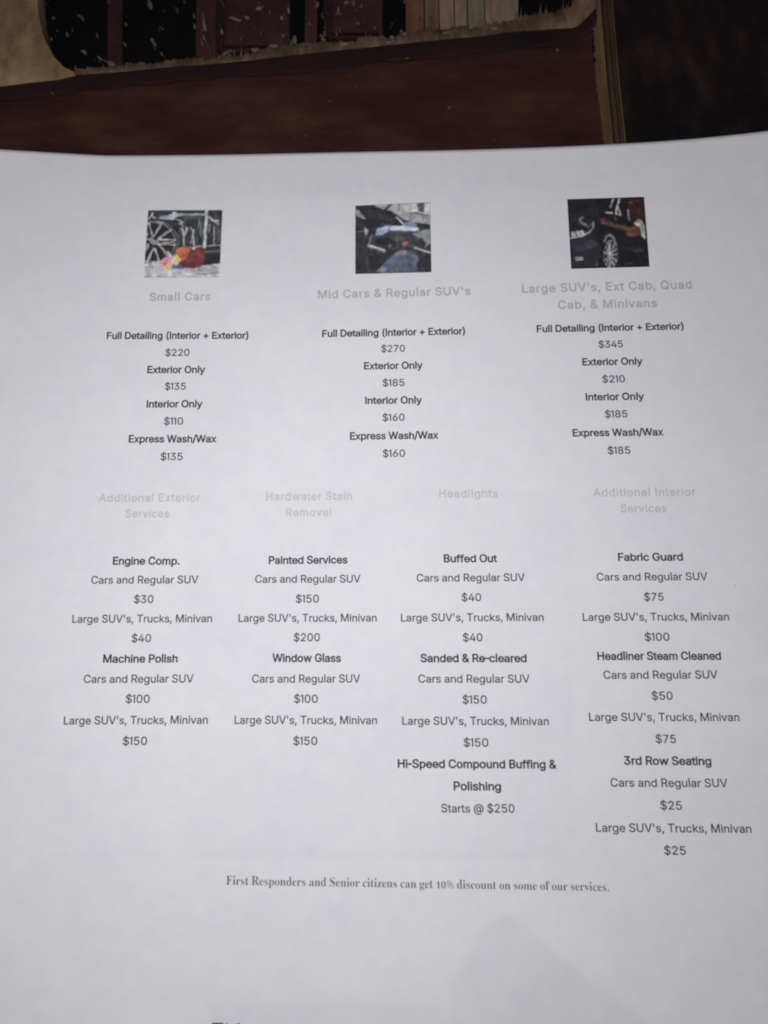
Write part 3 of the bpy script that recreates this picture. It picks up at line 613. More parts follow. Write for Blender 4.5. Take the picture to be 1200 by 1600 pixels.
def framed_panel(x0, x1, yb, label=None):
    p = upright('maroon_panel', x0, x1, -0.01, -0.01, yb, ZP + 0.0004, M_maroon)
    for (a, b, c, d) in ((x0 + 3, x0 + 7, -300, yb - 12), (x0 + 10, x0 + 12.5, -300, yb - 20), (x0 + 3, x1 - 3, yb - 14, yb - 10), (x0 + 10, x1 - 6, yb - 22, yb - 19.5)):
        slab('moulding', [(a, d), (a, c), (b, c), (b, d)], ZP + 0.0013, ZP + 0.0002, M_bevel, parent=p)
    return p
framed_panel(337, 452, 92)
upright('lacquered_panel', 452, 476, -0.01, -0.01, 80, ZP - 0.0012, M_black)
upright('lacquered_stile', 476, 495, -0.01, -0.01, 78, ZP + 0.0018, M_maroon)
upright('lacquered_panel', 495, 506, -0.01, -0.01, 76, ZP - 0.0012, M_black)
framed_panel(506, 597, 72)
upright('lacquered_panel', 597, 636, -0.02, -0.02, 66, ZP - 0.0008, M_black)
bx = [635, 664.5, 687.5, 711.5, 732, 758.5, 812]
for i in range(6):
    g = 0.9
    yb = interp(EDGE_UP, (bx[i] + bx[i + 1]) / 2) + 9
    a, b = bx[i] + g, bx[i + 1] - g
    out = [(a, yb), (a - 1.5, yb - 22), (a - 2.2, -60), (a - 6, -330), (b - 6, -330), (b - 2.2, -60), (b - 1.5, yb - 22), (b, yb)]
    slab('weathered_board', out, ZP + 0.0010 + rng.uniform(-0.0004, 0.0006), -0.0134, M_boards[i])
upright('lacquered_panel', 809, 905, -0.03, -0.05, 32, ZP - 0.001, M_black)

# ragged pale line where the varnish has come off beside the layered edge, then the layers, then the darker board
def long_strip(name, left, right, z, mats, rag=0.0, z_bot=-0.0134):
    L, Rr = [], []
    n = 420
    run = 0
    for i in range(n + 1):
        t = i / n
        a, b = at_len(left, t), at_len(right, t)
        run = run * 0.8 + rng.gauss(0, 0.55)
        L.append((a[0] - (abs(run) + abs(rng.gauss(0, .5))) * rag * (1.0 if rng.random() < .9 else 1.9), a[1])); Rr.append(b)
    return slab(name, L + Rr[::-1], z, z_bot, mats)
long_strip('bare_wood_line', [(950, -330), (938, -20), (933, 40), (931, 60), (934, 110), (937, 150), (941, 185), (946, 216), (956, 262)],
           [(928, -330), (936.5, -20), (940, 20), (943, 60), (947, 110), (951, 150), (955, 185), (958, 216), (963, 262)], -0.00045, M_strip2, 1.9)
def parallel(o0, o1, top=0.0):
    c = [(924, -330), (936, -20), (939.5, 20), (943, 60), (947, 110), (951, 150), (955, 185), (958, 216), (963, 262)]
    return [(x + o0 * (1 if y < 0 else 1), y) for x, y in c], [(x + o1, y) for x, y in c]
for o0, o1, z, mt in ((0.0, 2.6, -0.0030, M_gap), (2.6, 9.5, -0.0010, M_strip), (9.5, 11.2, -0.0022, M_gap), (11.2, 16.0, -0.0013, M_strip2 if False else M_strip), (16.0, 17.2, -0.0024, M_gap), (17.2, 19.6, -0.0016, M_strip2)):
    a, b = parallel(o0, o1)
    long_strip('layered_edge', a, b, z, mt, 0.0)
slab('side_board', [(944, -330), (956, -20), (959.5, 20), (963, 60), (967, 110), (971, 150), (975, 185), (978, 216), (983, 262), (1010, 420), (1180, 1400), (1330, 2300), (1900, 2300), (1900, -330)],
     -0.0026, -0.0133, M_side)

# flaking cream paint left on the lacquer, loose wood fibre, and small dents in the varnish
def fleck(vs, fs, x, y, w, h, ang, z):
    n = rng.randint(6, 9)
    k = len(vs)
    ca, sa = math.cos(ang), math.sin(ang)
    ring = []
    for j in range(n):
        t = 2 * math.pi * j / n
        r = rng.uniform(0.45, 1.15)
        a, b = math.cos(t) * w / 2 * r, math.sin(t) * h / 2 * r
        ring.append(px(x + a * ca - b * sa, y + a * sa + b * ca, z + rng.uniform(0, 0.00012)))
    vs.append(px(x, y, z + 0.00028)); vs.extend(ring); vs.extend([p - Vector((0, 0, 0.0005)) for p in ring])
    for j in range(n):
        a, b = k + 1 + j, k + 1 + (j + 1) % n
        fs.append([k, b, a]); fs.append([a, b, b + n, a + n])
big = [(124, 25, 15, 6, .3), (129, 28, 6, 8, -.5), (83, 27, 5, 5, 0), (104, 52, 3, 9, -.1), (80, 60, 5, 6, 0), (130, 80, 13, 7, .4), (157, 91, 12, 5, .5), (174, 99, 17, 8, .6),
       (235, 7, 11, 19, -.4), (277, 15, 7, 11, -.3), (197, 37, 8, 8, 0), (252, 43, 12, 5, .3), (240, 66, 7, 17, -.5), (253, 84, 5, 8, -.4), (152, 55, 4, 8, -.3),
       (195, 69, 5, 8, -.5), (303, 24, 4, 10, -.2), (304, 40, 7, 12, -.3), (317, 46, 4, 7, 0), (319, 34, 9, 36, -.12), (314, 22, 3, 16, -.2), (324, 70, 2.4, 34, -.42),
       (347, 49, 7, 13, -.25), (366, 29, 20, 7, .05), (386, 27, 9, 8, 0), (404, 12, 12, 8, -.4), (408, 52, 4, 7, -.2), (443, 55, 5, 9, -.2), (484, 37, 7, 6, 0),
       (440, 28, 6, 9, -.4), (451, 17, 5, 10, -.3), (496, 7, 5, 16, .2), (504, 24, 4, 15, -.1), (347, 4, 2.5, 17, -.55), (528, 19, 5, 16, .15), (541, 3, 9, 6, 0),
       (553, 5, 7, 9, 0), (565, 9, 5, 7, 0), (559, 36, 9, 8, 0), (586, 43, 10, 9, .4), (531, 47, 4, 8, -.2), (526, 52, 3, 8, -.2), (421, 19, 4, 5, 0), (507, 51, 6, 9, 0),
       (613, 36, 4, 6, 0), (627, 49, 6, 10, -.2), (593, 33, 2.5, 7, 0), (633, 2, 6, 5, 0), (655, 27, 2.5, 9, .1), (673, 28, 2.5, 9, -.1), (318, 58, 5, 9, .2), (315, 66, 4, 12, -.3),
       (358, 80, 14, 6, -.5), (460, 62, 10, 12, 0), (503, 58, 7, 12, -.5), (170, 3, 6, 8, -.5), (187, 8, 4, 8, -.4), (67, 3, 4, 6, 0), (288, 2, 6, 4, 0)]
vs, fs = [], []
for x, y, w, h, a in big:
    z = -0.0056 if x > 190 else -0.0066
    if w < h:
        fleck(vs, fs, x, y, w * 0.72, h * 1.05, a, z)
    else:
        fleck(vs, fs, x, y, w * 1.0, h * 0.75, a + 0.15, z)
    for _ in range(2):                                  # crumbs beside the larger flake
        if rng.random() < 0.6:
            fleck(vs, fs, x + rng.gauss(0, 5), y + rng.gauss(0, 6), rng.uniform(0.8, 1.8), rng.uniform(1.5, 4), rng.uniform(-.6, 0), z)
for _ in range(34):
    x = rng.uniform(66, 632); y = rng.uniform(-90, interp(EDGE_UP, x) - 4)
    if x < 103 and y > interp([(58, 0), (69, 55), (83, 82), (103, 104)], x) - 4:
        continue
    s = rng.choice([1.2, 1.6, 2.2, 3.0])
    fleck(vs, fs, x, y, s * rng.uniform(.6, 1.2), s * rng.uniform(.8, 2.4), rng.uniform(-.6, .2), -0.0060)
for x, y, w, h, a in [(352, 82, 15, 5, -.5), (358, 85, 10, 4, .6), (366, 80, 3, 12, -.1), (398, 77, 16, 6, -.1), (428, 72, 18, 7, .05), (461, 62, 9, 13, .0), (455, 66, 4, 10, -.3),
                      (505, 60, 6, 13, -.4), (174, 100, 16, 6, .55), (167, 96, 10, 3, .6), (632, 52, 6, 9, .1), (612, 58, 8, 6, 0), (772, 44, 14, 6, .1), (880, 36, 22, 8, -.15), (700, 50, 20, 6, -.1), (540, 68, 16, 5, -.1), (610, 66, 18, 6, -.1)]:
    fleck(vs, fs, x, y, w, h, a, -0.0038)  # tufts of loose torn fibre, joined to the paint flecks' mesh
link('flaking_paint_and_fibre', vs, fs, M_chip, table)
vs, fs = [], []
dents = [(82, 146, 4.5, 12, -.5), (298, 156, 1.6, 6, -.1), (487, 113, 2.2, 10, -.2), (547, 120, 3, 9, -.1), (556, 133, 3, 9, -.2), (636, 91, 10, 7, .2), (734, 82, 1.6, 10, -.05),
         (871, 77, 7, 9, .6), (849, 136, 2, 15, .7), (777, 107, 2, 5, .3), (702, 168, 9, 8, 0), (326, 240, 5, 2, 0), (194, 242, 4, 2, 0), (45, 204, 3, 5, -.4),
         (478, 212, 6, 3, .2), (461, 214, 4, 3, 0), (515, 158, 3, 4, 0), (906, 73, 2, 5, .2), (152, 190, 3, 4, 0), (383, 186, 2, 4, 0), (773, 219, 5, 2, .3), (610, 128, 2, 3, 0)]
for x, y, w, h, a in dents:
    fleck(vs, fs, x, y, w * 0.8, h * 0.8, a, -0.00058)
for _ in range(60):
    x = rng.uniform(0, 920); y = rng.uniform(interp(BEVEL, x) + 4, 238); s = rng.uniform(0.6, 1.5)
    fleck(vs, fs, x, y, s, s * rng.uniform(.8, 2.2), rng.uniform(-.5, .5), -0.00060)
link('varnish_dents', vs, fs, M_chip_tan, table)

# ------------------------------------------------------------------ the printed sheet
sheet = thing('price_sheet', 'white printed car detailing price list with three small pictures, lying on the dark wood', 'price list',
              (0, 0, 0))

SIZE_X = 0.2159
def build_paper():
    nx, ny = 216, 290
    tl, tr = px(-60, 245.5, 0.0012), px(1262, 229.5, 0.0012)
    ax = (tr - tl); ax.z = 0
    mid = (tl + tr) / 2
    ax.normalize()
    ay = Vector((ax.y, -ax.x, 0))                      # down the page
    ax3 = ax
    verts = []
    xs = np.linspace(-0.5, 0.5, nx + 1) * SIZE_X * 1.02
    ys = np.linspace(0, 0.2794, ny + 1)
    for b in ys:
        for a in xs:
            x = mid.x + ax3.x * a + ay.x * b
            y = mid.y + ax3.y * a + ay.y * b
            verts.append((x, y, float(paper_height(x, y))))
    n = len(verts)
    W = nx + 1
    faces = [[j * W + i, (j + 1) * W + i, (j + 1) * W + i + 1, j * W + i + 1] for j in range(ny) for i in range(nx)]
    # underside, 0.1 mm below, and the rim
    verts += [(x, y, z - 0.0001) for x, y, z in verts]
    faces += [[n + q for q in f[::-1]] for f in faces]
    rim = [i for i in range(W)] + [j * W + nx for j in range(1, ny + 1)] + [ny * W + i for i in range(nx - 1, -1, -1)] + [j * W for j in range(ny - 1, 0, -1)]
    for k in range(len(rim)):
        a, b = rim[k], rim[(k + 1) % len(rim)]
        faces.append([a, b, b + n, a + n])
    o = link('paper', verts, faces, M_paper, sheet, True)
    # print on the back that shows through faintly: where each point of the sheet is on the page, in page pixels
    P = np.array(verts)
    rel = P - np.array(CAM)
    depth = rel @ np.array(F_)
    u = 600 + FPX * (rel @ np.array(R_)) / depth
    v = 800 - FPX * (rel @ np.array(U_)) / depth
    s = np.ones(len(P))
    def soft_poly(poly, amount, soft):
        nonlocal s
        d = np.full(len(P), 1e9)
        m = len(poly)
        for i in range(m):
            (x0, y0), (x1, y1) = poly[i], poly[(i + 1) % m]
            L = math.hypot(x1 - x0, y1 - y0)
            d = np.minimum(d, ((u - x0) * (y1 - y0) - (v - y0) * (x1 - x0)) / -L)
        k = np.clip(d / soft, 0, 1)
        s *= 1 - amount * k
    soft_poly([(785, 1415), (1010, 1590), (1040, 1640), (690, 1640), (700, 1530), (735, 1478)], 0.06, 12)
    soft_poly([(318, 1556), (700, 1562), (700, 1640), (318, 1640)], 0.05, 14)
    soft_poly([(292, 762), (900, 762), (900, 1345), (286, 1345)], 0.022, 5)
    soft_poly([(300, 1325), (880, 1325), (860, 1345), (298, 1347)], 0.018, 6)
    soft_poly([(80, 1328), (290, 1326), (290, 1342), (80, 1344)], 0.012, 6)
    soft_poly([(300, 272), (935, 248), (935, 296), (300, 318)], 0.016, 8)
    r2 = np.random.RandomState(3)
    x = 312
    while x < 930:                                      # a mirrored line of lettering near the top
        w = r2.uniform(8, 30)
        y = 303 - (x - 312) * 0.045
        if r2.rand() < 0.8:
            soft_poly([(x, y - 9), (x + w, y - 10), (x + w, y + 6), (x, y + 7)], r2.uniform(0.02, 0.05), 5)
        x += w + r2.uniform(3, 16)
    soft_poly([(1086, 826), (1092, 826), (1092, 832), (1086, 832)], 0.0, 2)
    col = np.ones((len(P), 4), np.float32)
    col[:, 0] = s; col[:, 1] = s * 0.5 + 0.5 * s; col[:, 2] = np.minimum(1, s + (1 - s) * 0.25)
    att = o.data.color_attributes.new('show_through', 'FLOAT_COLOR', 'POINT')
    att.data.foreach_set('color', col.ravel())
    return o
build_paper()

BOLD = (SANS, 'sans', 22.0, -9.0, 509.0, 0.96)
TEXT = (SANS, 'sans', 11.0, -5.0, 509.0, 0.95)
HEAD = (SANS, 'sans', 16.0, 32.0, 509.0, 0.95)
NOTE = (SERIF, 'serif', -4.0, -3.0, 455.0, 0.9)
BIGH = (SANS, 'sans', 12.0, 10.0, 509.0, 0.93)

def cap(y):
    return 10.5 + 0.0036 * (y - 525)

def write(name, lines, style, mat, parent=sheet, label=None):
    full = [(s, xl, yl, xr, yr, c or cap(yl)) for s, xl, yl, xr, yr, c in lines]
    v, f = text_mesh(full, style)
    o = link(name, v, f, mat, parent)
    if label:
        o['label'] = label
    return o

HEADS = [
    ([('Small Cars', 233.8, 470, 328, 468.8, 12.3)], 0),
    ([('Mid Cars & Regular SUV\'s', 497, 466.3, 734.5, 460.3, 12.6)], 0),
    ([('Large SUV\'s, Ext Cab, Quad', 816.3, 457.5, 1080.8, 450.5, 13), ('Cab, & Minivans', 872.5, 482.5, 1026.5, 479.3, 12.8)], 0),
    ([('Additional Exterior', 154.5, 783.8, 312.5, 783.2, 12.2), ('Services', 195.8, 808.4, 263.8, 808.2, 12.2)], 1),
    ([('Hardwater Stain', 416.3, 781.6, 549.3, 780.8, 12.2), ('Removal', 447, 806.3, 517, 805.7, 12.2)], 1),
    ([('Headlights', 686.5, 777, 777.5, 776.7, 12.2)], 1),
    ([('Additional Interior', 927.5, 775.5, 1087, 774.2, 12.6), ('Services', 970, 800.4, 1041.8, 800, 12.6)], 1),
]
for lines, k in HEADS:
    write('heading', lines, HEAD, M_head2 if k else M_head, label='pale grey halftone heading')

B, T, P = 'service_name', 'vehicle_size', 'price'
FD, EO, IO, EW = 'Full Detailing (Interior + Exterior)', 'Exterior Only', 'Interior Only', 'Express Wash/Wax'
CR, LS = 'Cars and Regular SUV', "Large SUV's, Trucks, Minivan"
ROWS = [
    # small cars
    (B, FD, 167, 529.5, 387.5, 529), (P, '$220', 258.3, 556.2, 295.5, 555.8), (B, EO, 230.5, 582.8, 320, 582.5), (P, '$135', 257.5, 609, 290, 608.8),
    (B, IO, 229.3, 636.5, 315.8, 636.2), (P, '$110', 256, 663.5, 285.8, 663.4), (B, EW, 201.3, 691.2, 337.5, 690.8), (P, '$135', 250.8, 719, 285, 718.7),
    # mid cars
    (B, FD, 503.8, 526.5, 726.3, 522), (P, '$270', 595.8, 550, 632.5, 549.3), (B, EO, 569.3, 577, 660, 575.7), (P, '$185', 598, 603.5, 631.8, 602.8),
    (B, IO, 571, 631, 659, 630), (P, '$160', 598, 657.8, 632, 657.3), (B, EW, 547.3, 686.8, 684.5, 685), (P, '$160', 598.3, 714, 632.8, 713.6),
    # large vehicles
    (B, FD, 839.3, 519, 1068, 514.5), (P, '$345', 935.8, 543.3, 973.3, 542.6), (B, EO, 910.5, 570.7, 1003.8, 569.3), (P, '$210', 941.5, 597.7, 976.5, 597.1),
    (B, IO, 915.8, 625.5, 1006.3, 624.3), (P, '$185', 945.5, 652.5, 980.5, 652), (B, EW, 895.5, 681.7, 1036.3, 680), (P, '$185', 950, 709.3, 985, 708.8),
    # additional exterior services
    (B, 'Engine Comp.', 176.5, 882, 280, 882), (T, CR, 142.5, 912, 309.5, 911.3), (P, '$30', 209.3, 942.3, 239.3, 942), (T, LS, 112.8, 973, 331, 972),
    (P, '$40', 205.5, 1003.3, 235.5, 1003), (B, 'Machine Polish', 161.3, 1035.2, 277, 1034.8), (T, CR, 130.8, 1067, 302, 1066.3), (P, '$100', 196.3, 1098.3, 233.5, 1098),
    (T, LS, 99.5, 1132, 324.3, 1130.7), (P, '$150', 191.8, 1164.2, 229.3, 1163.8),
    # hardwater stain removal
    (B, 'Painted Services', 420.3, 881, 542.5, 880.1), (T, CR, 398.8, 910.5, 563, 910), (P, '$150', 462.3, 941.5, 498, 941.3), (T, LS, 372.8, 971.5, 588.3, 971),
    (P, '$200', 459, 1002, 499.5, 1001.8), (B, 'Window Glass', 425.8, 1034, 532.3, 1034), (T, CR, 394, 1066.5, 562.5, 1066.3), (P, '$100', 459.5, 1098, 496.3, 1098),
    (T, LS, 366.5, 1131, 588.8, 1131.4), (P, '$150', 458.3, 1164, 495.5, 1164),
    # headlights
    (B, 'Buffed Out', 694, 878.4, 776.3, 878), (T, CR, 651.3, 908.7, 820, 907.8), (P, '$40', 721.5, 939.3, 751.8, 939), (T, LS, 626.8, 971, 849.3, 970),
    (P, '$40', 723.5, 1002, 753.8, 1001.8), (B, 'Sanded & Re-cleared', 657.5, 1034.3, 822.5, 1034.3), (T, CR, 653.8, 1066.5, 827.5, 1066.7), (P, '$150', 723, 1099.3, 760.5, 1099.3),
    (T, LS, 628.8, 1132.3, 857.5, 1133), (P, '$150', 724.8, 1166.4, 763, 1166.6), (P, 'Starts @ $250', 689.8, 1269.2, 803.8, 1269.8),
    # additional interior services
    (B, 'Fabric Guard', 966.5, 876.2, 1067, 875.6), (T, CR, 932.8, 907.2, 1105.5, 906.2), (P, '$75', 1007, 938.6, 1037, 938.3), (T, LS, 911, 970, 1139.3, 969.2),
    (P, '$100', 1008, 1001.3, 1046.3, 1001), (B, 'Headliner Steam Cleaned', 934.3, 1031, 1126.5, 1030.6), (T, CR, 943.3, 1060.5, 1121.3, 1060), (P, '$50', 1018.8, 1093.3, 1051.3, 1093.2),
    (T, LS, 921, 1126.4, 1155.5, 1126.6), (P, '$75', 1025, 1160.7, 1056.3, 1161), (B, '3rd Row Seating', 975.8, 1194.5, 1111.3, 1195.4), (T, CR, 954.5, 1229, 1137, 1230),
    (P, '$25', 1032.5, 1264.7, 1065.8, 1265.2), (T, LS, 931.8, 1299.5, 1174.3, 1301.3), (P, '$25', 1038.3, 1335.2, 1071.8, 1335.8),
]
for kind, s, xl, yl, xr, yr in ROWS:
    write(kind, [(s, xl, yl, xr, yr, None)], BOLD if kind == B else TEXT, M_bold if kind == B else M_text)
write('service_name', [('Hi-Speed Compound Buffing &', 622, 1199.4, 869, 1200.6, None), ('Polishing', 709.5, 1234.4, 782.5, 1235, None)], BOLD, M_bold)
write('discount_note', [('First Responders and Senior citizens can get 10% discount on some of our services.', 353.3, 1382.3, 951.6, 1392.4, 14.2)], NOTE, M_note,
      label='line of serif lettering about a discount')
write('next_paragraph', [('Thi', 331, 1618.5, 374, 1618.5, 20)], BIGH, M_text, label='tops of letters of a line cut off by the photo edge')

# ------------------------------------------------------------------ the three small printed pictures
N = 110
class Picture:
    """a small colour print painted from shapes on a fine grid; coordinates are those of an enlarged view of the print"""
    def __init__(self, quad, origin, scale, base, seed):
        self.quad, self.origin, self.scale = quad, origin, scale
        self.k = 2
        n = N * self.k
        t = (np.arange(n) + 0.5) / n
        S, Tt = np.meshgrid(t, t)
        q = [np.array(p, float) for p in quad]
        XY = [(q[0][c] * (1 - S) * (1 - Tt) + q[1][c] * S * (1 - Tt) + q[2][c] * S * Tt + q[3][c] * (1 - S) * Tt) for c in (0, 1)]
        r = np.random.RandomState(seed)
        span = abs(quad[1][0] - quad[0][0])
        wob = []
        for _ in (0, 1):                                 # nothing in a small ink-jet print has a clean outline
            w1, w2 = self.smooth(self.smooth(r.randn(n, n), 9), 9), self.smooth(r.randn(n, n), 2)
            wob.append((w1 / w1.std() * 0.0030 + w2 / w2.std() * 0.0016) * span)
        self.X, self.Y = XY[0] + wob[0], XY[1] + wob[1]
        self.C = np.zeros((n, n, 3)) + np.array(base, float)
        self.r = r
    @staticmethod
    def smooth(a, w):
        for ax in (0, 1):
            a = sum(np.roll(a, k, ax) for k in range(-w, w + 1)) / (2 * w + 1)
        return a
    def put(self, mask, col, op=1.0):
        self.C = np.where(mask[..., None], self.C * (1 - op) + np.array(col, float) * op, self.C)
    def poly(self, pts, col, op=1.0):
        m = np.zeros(self.X.shape, bool)
        for i in range(len(pts)):
            (x1, y1), (x2, y2) = pts[i - 1], pts[i]
            if y1 == y2:
                continue
            m ^= ((y1 > self.Y) != (y2 > self.Y)) & (self.X < (x2 - x1) * (self.Y - y1) / (y2 - y1) + x1)
        self.put(m, col, op)
    def line(self, pts, w, col, op=1.0):
        d = np.full(self.X.shape, 1e9)
        for (x1, y1), (x2, y2) in zip(pts, pts[1:]):
            L2 = (x2 - x1) ** 2 + (y2 - y1) ** 2 + 1e-9
            t = np.clip(((self.X - x1) * (x2 - x1) + (self.Y - y1) * (y2 - y1)) / L2, 0, 1)
            d = np.minimum(d, np.hypot(self.X - x1 - t * (x2 - x1), self.Y - y1 - t * (y2 - y1)))
        self.put(d < w / 2, col, op)
    def oval(self, cx, cy, rx, ry, col, op=1.0, inner=0.0, rot=0.0):
        x, y = self.X - cx, self.Y - cy
        x, y = x * math.cos(rot) + y * math.sin(rot), -x * math.sin(rot) + y * math.cos(rot)
        d = (x / rx) ** 2 + (y / ry) ** 2
        self.put((d < 1) & (d >= inner * inner), col, op)
    def glow(self, cx, cy, rx, ry, col, op=1.0, rot=0.0):
        x, y = self.X - cx, self.Y - cy
        x, y = x * math.cos(rot) + y * math.sin(rot), -x * math.sin(rot) + y * math.cos(rot)
        k = np.exp(-((x / rx) ** 2 + (y / ry) ** 2))[..., None] * op
        self.C = self.C * (1 - k) + np.array(col, float) * k
    def speckle(self, amount, w=2):
        n = self.smooth(self.r.randn(*self.X.shape), w)
        n /= n.std()
        self.C = np.clip(self.C * (1 + amount * n[..., None]) + amount * 14 * n[..., None], 4, 250)
    def build(self, label):
        n = N
        c = self.smooth(self.C.reshape(n, 2, n, 2, 3).mean((1, 3)), 1) * 0.85 + 0.15 * self.C.reshape(n, 2, n, 2, 3).mean((1, 3))
        g = self.smooth(self.smooth(self.r.randn(n, n), 2), 2)
        c = c * (1 + 0.06 * (g / g.std())[..., None])
        c = c * 0.78 + 0.22 * c.mean(2, keepdims=True)
        c[..., 2] *= 0.97
        c = 5 + c * 0.93
        lin = np.where(c / 255 < 0.04045, c / 255 / 12.92, ((c / 255 + 0.055) / 1.055) ** 2.4) * (0.77 / 0.53)
        q = [np.array((self.origin[0] + p[0] / self.scale, self.origin[1] + p[1] / self.scale)) for p in self.quad]
        verts, faces = [], []
        for j in range(n + 1):
            for i in range(n + 1):
                s, t = i / n, j / n
                p = q[0] * (1 - s) * (1 - t) + q[1] * s * (1 - t) + q[2] * s * t + q[3] * (1 - s) * t
                verts.append(on_paper(p[0], p[1], 0.00006))
        W = n + 1
        faces = [[j * W + i, (j + 1) * W + i, (j + 1) * W + i + 1, j * W + i + 1] for j in range(n) for i in range(n)]
        o = link('printed_picture', verts, faces, M_photo, sheet)
        att = o.data.color_attributes.new('print', 'FLOAT_COLOR', 'CORNER')
        col = np.ones((n * n, 4, 4), np.float32)
        col[:, :, :3] = np.clip(lin, 0.004, 0.9).reshape(n * n, 1, 3)
        att.data.foreach_set('color', col.ravel())
        o['label'] = label
        return o

# soapy wheel of a dark car with a red and orange wash mitt
p = Picture([(190, 170), (885, 168), (858, 798), (147, 803)], (200, 300), 6.0, (44, 44, 52), 1)
p.speckle(0.12, 4)
for _ in range(16):
    p.glow(p.r.uniform(440, 860), p.r.uniform(230, 480), p.r.uniform(8, 22), p.r.uniform(40, 110), (96, 98, 106), 0.5, -0.1)
p.line([(190, 182), (890, 178)], 22, (60, 64, 76))
p.poly([(290, 250), (345, 222), (440, 202), (560, 205), (730, 200), (730, 216), (540, 222), (455, 236), (430, 262), (372, 260)], (176, 182, 196)); p.glow(600, 236, 110, 16, (104, 108, 118), 0.7); p.glow(330, 240, 60, 22, (150, 156, 168), 0.6); p.line([(430, 250), (470, 262), (520, 320)], 10, (150, 154, 164), 0.7)
p.line([(420, 195), (455, 200)], 14, (200, 206, 216))
p.line([(192, 250), (232, 200), (228, 232), (262, 244)], 12, (190, 196, 206))
p.oval(240, 470, 285, 218, (33, 33, 40))
p.oval(240, 470, 240, 205, (118, 120, 130), 0.75, 0.93)
p.oval(240, 470, 226, 198, (58, 58, 66), 1.0, 0.9)
p.oval(240, 470, 200, 188, (38, 34, 40))
p.oval(240, 470, 206, 190, (176, 178, 188), 0.7, 0.955)
for root, tips in (((238, 418), ((190, 294), (322, 292))), ((286, 440), ((398, 358), (436, 452))), ((284, 488), ((434, 500), (384, 604))), ((238, 516), ((300, 650), (176, 656))),
                   ((190, 486), ((118, 590), (110, 500))), ((196, 440), ((112, 430), (150, 330)))):
    for e in tips:
        p.line([(238, 466), root], 20, (196, 196, 204)); p.line([root, e], 10, (214, 214, 221)); p.line([(238 + (root[0] - 238) * 0.6 + (root[1] - 466) * 0.25, 466 + (root[1] - 466) * 0.6), (e[0] + (238 - e[0]) * 0.03 + (root[0] - e[0]) * 0.22, e[1] + (root[1] - e[1]) * 0.04)], 7, (190, 190, 198))
        p.oval(e[0], e[1], 15, 11, (206, 206, 214), 0.8)
p.oval(235, 466, 54, 46, (150, 150, 158))
for x, y in ((200, 420), (258, 436), (188, 470), (252, 512), (212, 500)):
    p.oval(x, y, 19, 17, (40, 36, 42))
p.line([(424, 470), (380, 480), (320, 470)], 10, (214, 214, 220))
p.oval(300, 280, 40, 10, (150, 152, 160), 0.7)
for _ in range(46):
    x = p.r.uniform(450, 860); y0 = p.r.uniform(225, 360); y1 = y0 + p.r.uniform(60, 240)
    v = p.r.choice([28, 30, 64, 78, 92, 112])
    p.line([(x, y0), (x + p.r.uniform(-14, 4), min(y1, 500))], p.r.uniform(5, 15), (v, v + 1, v + 6), 0.55)
for pts, w in (([(738, 170), (732, 300), (716, 520)], 30), ([(505, 345), (520, 400), (526, 505)], 17), ([(558, 335), (535, 395)], 20), ([(618, 350), (606, 410), (622, 505)], 15),
               ([(590, 330), (612, 380)], 13), ([(450, 262), (520, 285), (470, 300), (520, 318)], 9), ([(760, 235), (800, 268), (842, 262)], 20), ([(800, 262), (850, 300)], 13),
               ([(768, 300), (760, 380)], 9), ([(808, 330), (806, 500)], 9), ([(600, 420), (585, 480)], 9), ([(668, 250), (660, 330)], 6), ([(690, 280), (685, 420)], 6)):
    p.line(pts, w, (196, 200, 208), 0.9)
p.line([(630, 512), (860, 500)], 10, (176, 180, 188), 0.9)
p.line([(730, 560), (860, 556)], 22, (86, 88, 98))
p.poly([(700, 600), (870, 590), (870, 665), (690, 670)], (36, 36, 42))
p.poly([(140, 672), (300, 655), (420, 700), (700, 690), (870, 668), (870, 815), (140, 815)], (184, 190, 200))
for _ in range(60):
    x, y = p.r.uniform(150, 860), p.r.uniform(690, 800)
    g0 = p.r.choice([150, 168, 190, 204])
    p.oval(x, y, p.r.uniform(15, 60), p.r.uniform(4, 14), tuple(g0 + d for d in (0, 2, 7)), 0.5)
p.oval(590, 745, 90, 16, (176, 150, 158), 0.6)
p.line([(640, 770), (860, 760)], 16, (116, 120, 128), 0.7)
p.line([(770, 690), (840, 715)], 12, (90, 94, 104), 0.8)
p.poly([(408, 690), (470, 668), (545, 690), (520, 722), (420, 722)], (72, 90, 152))
p.poly([(440, 560), (480, 520), (590, 508), (640, 560), (600, 640), (500, 650), (455, 620)], (196, 96, 60))
p.poly([(588, 522), (650, 516), (722, 530), (720, 620), (700, 690), (620, 714), (545, 712), (485, 690), (500, 650), (560, 610), (575, 560)], (120, 44, 50))
p.poly([(590, 515), (640, 520), (620, 548)], (206, 196, 204))
p.glow(640, 585, 50, 30, (142, 58, 58), 0.7); p.glow(600, 690, 80, 26, (84, 34, 42), 0.7); p.glow(520, 550, 34, 24, (214, 118, 78), 0.6); p.glow(565, 610, 16, 50, (150, 70, 52), 0.6)
p.poly([(300, 650), (345, 610), (400, 588), (432, 620), (425, 690), (340, 716), (296, 700)], (214, 136, 168))
p.poly([(322, 660), (372, 650), (360, 700)], (196, 78, 116))
p.poly([(422, 610), (448, 582), (505, 638), (450, 694), (418, 668)], (240, 208, 116))
p.poly([(336, 700), (372, 664), (412, 690), (396, 742), (352, 730)], (228, 178, 92))
p.line([(372, 560), (402, 600)], 18, (206, 206, 214))
p.speckle(0.07, 1)
p.glow(300, 760, 160, 40, (198, 202, 210), 0.55); p.glow(760, 735, 90, 22, (132, 136, 146), 0.5); p.glow(350, 300, 60, 14, (120, 122, 130), 0.5)
p.build('small print of a soapy car wheel with a red wash mitt')

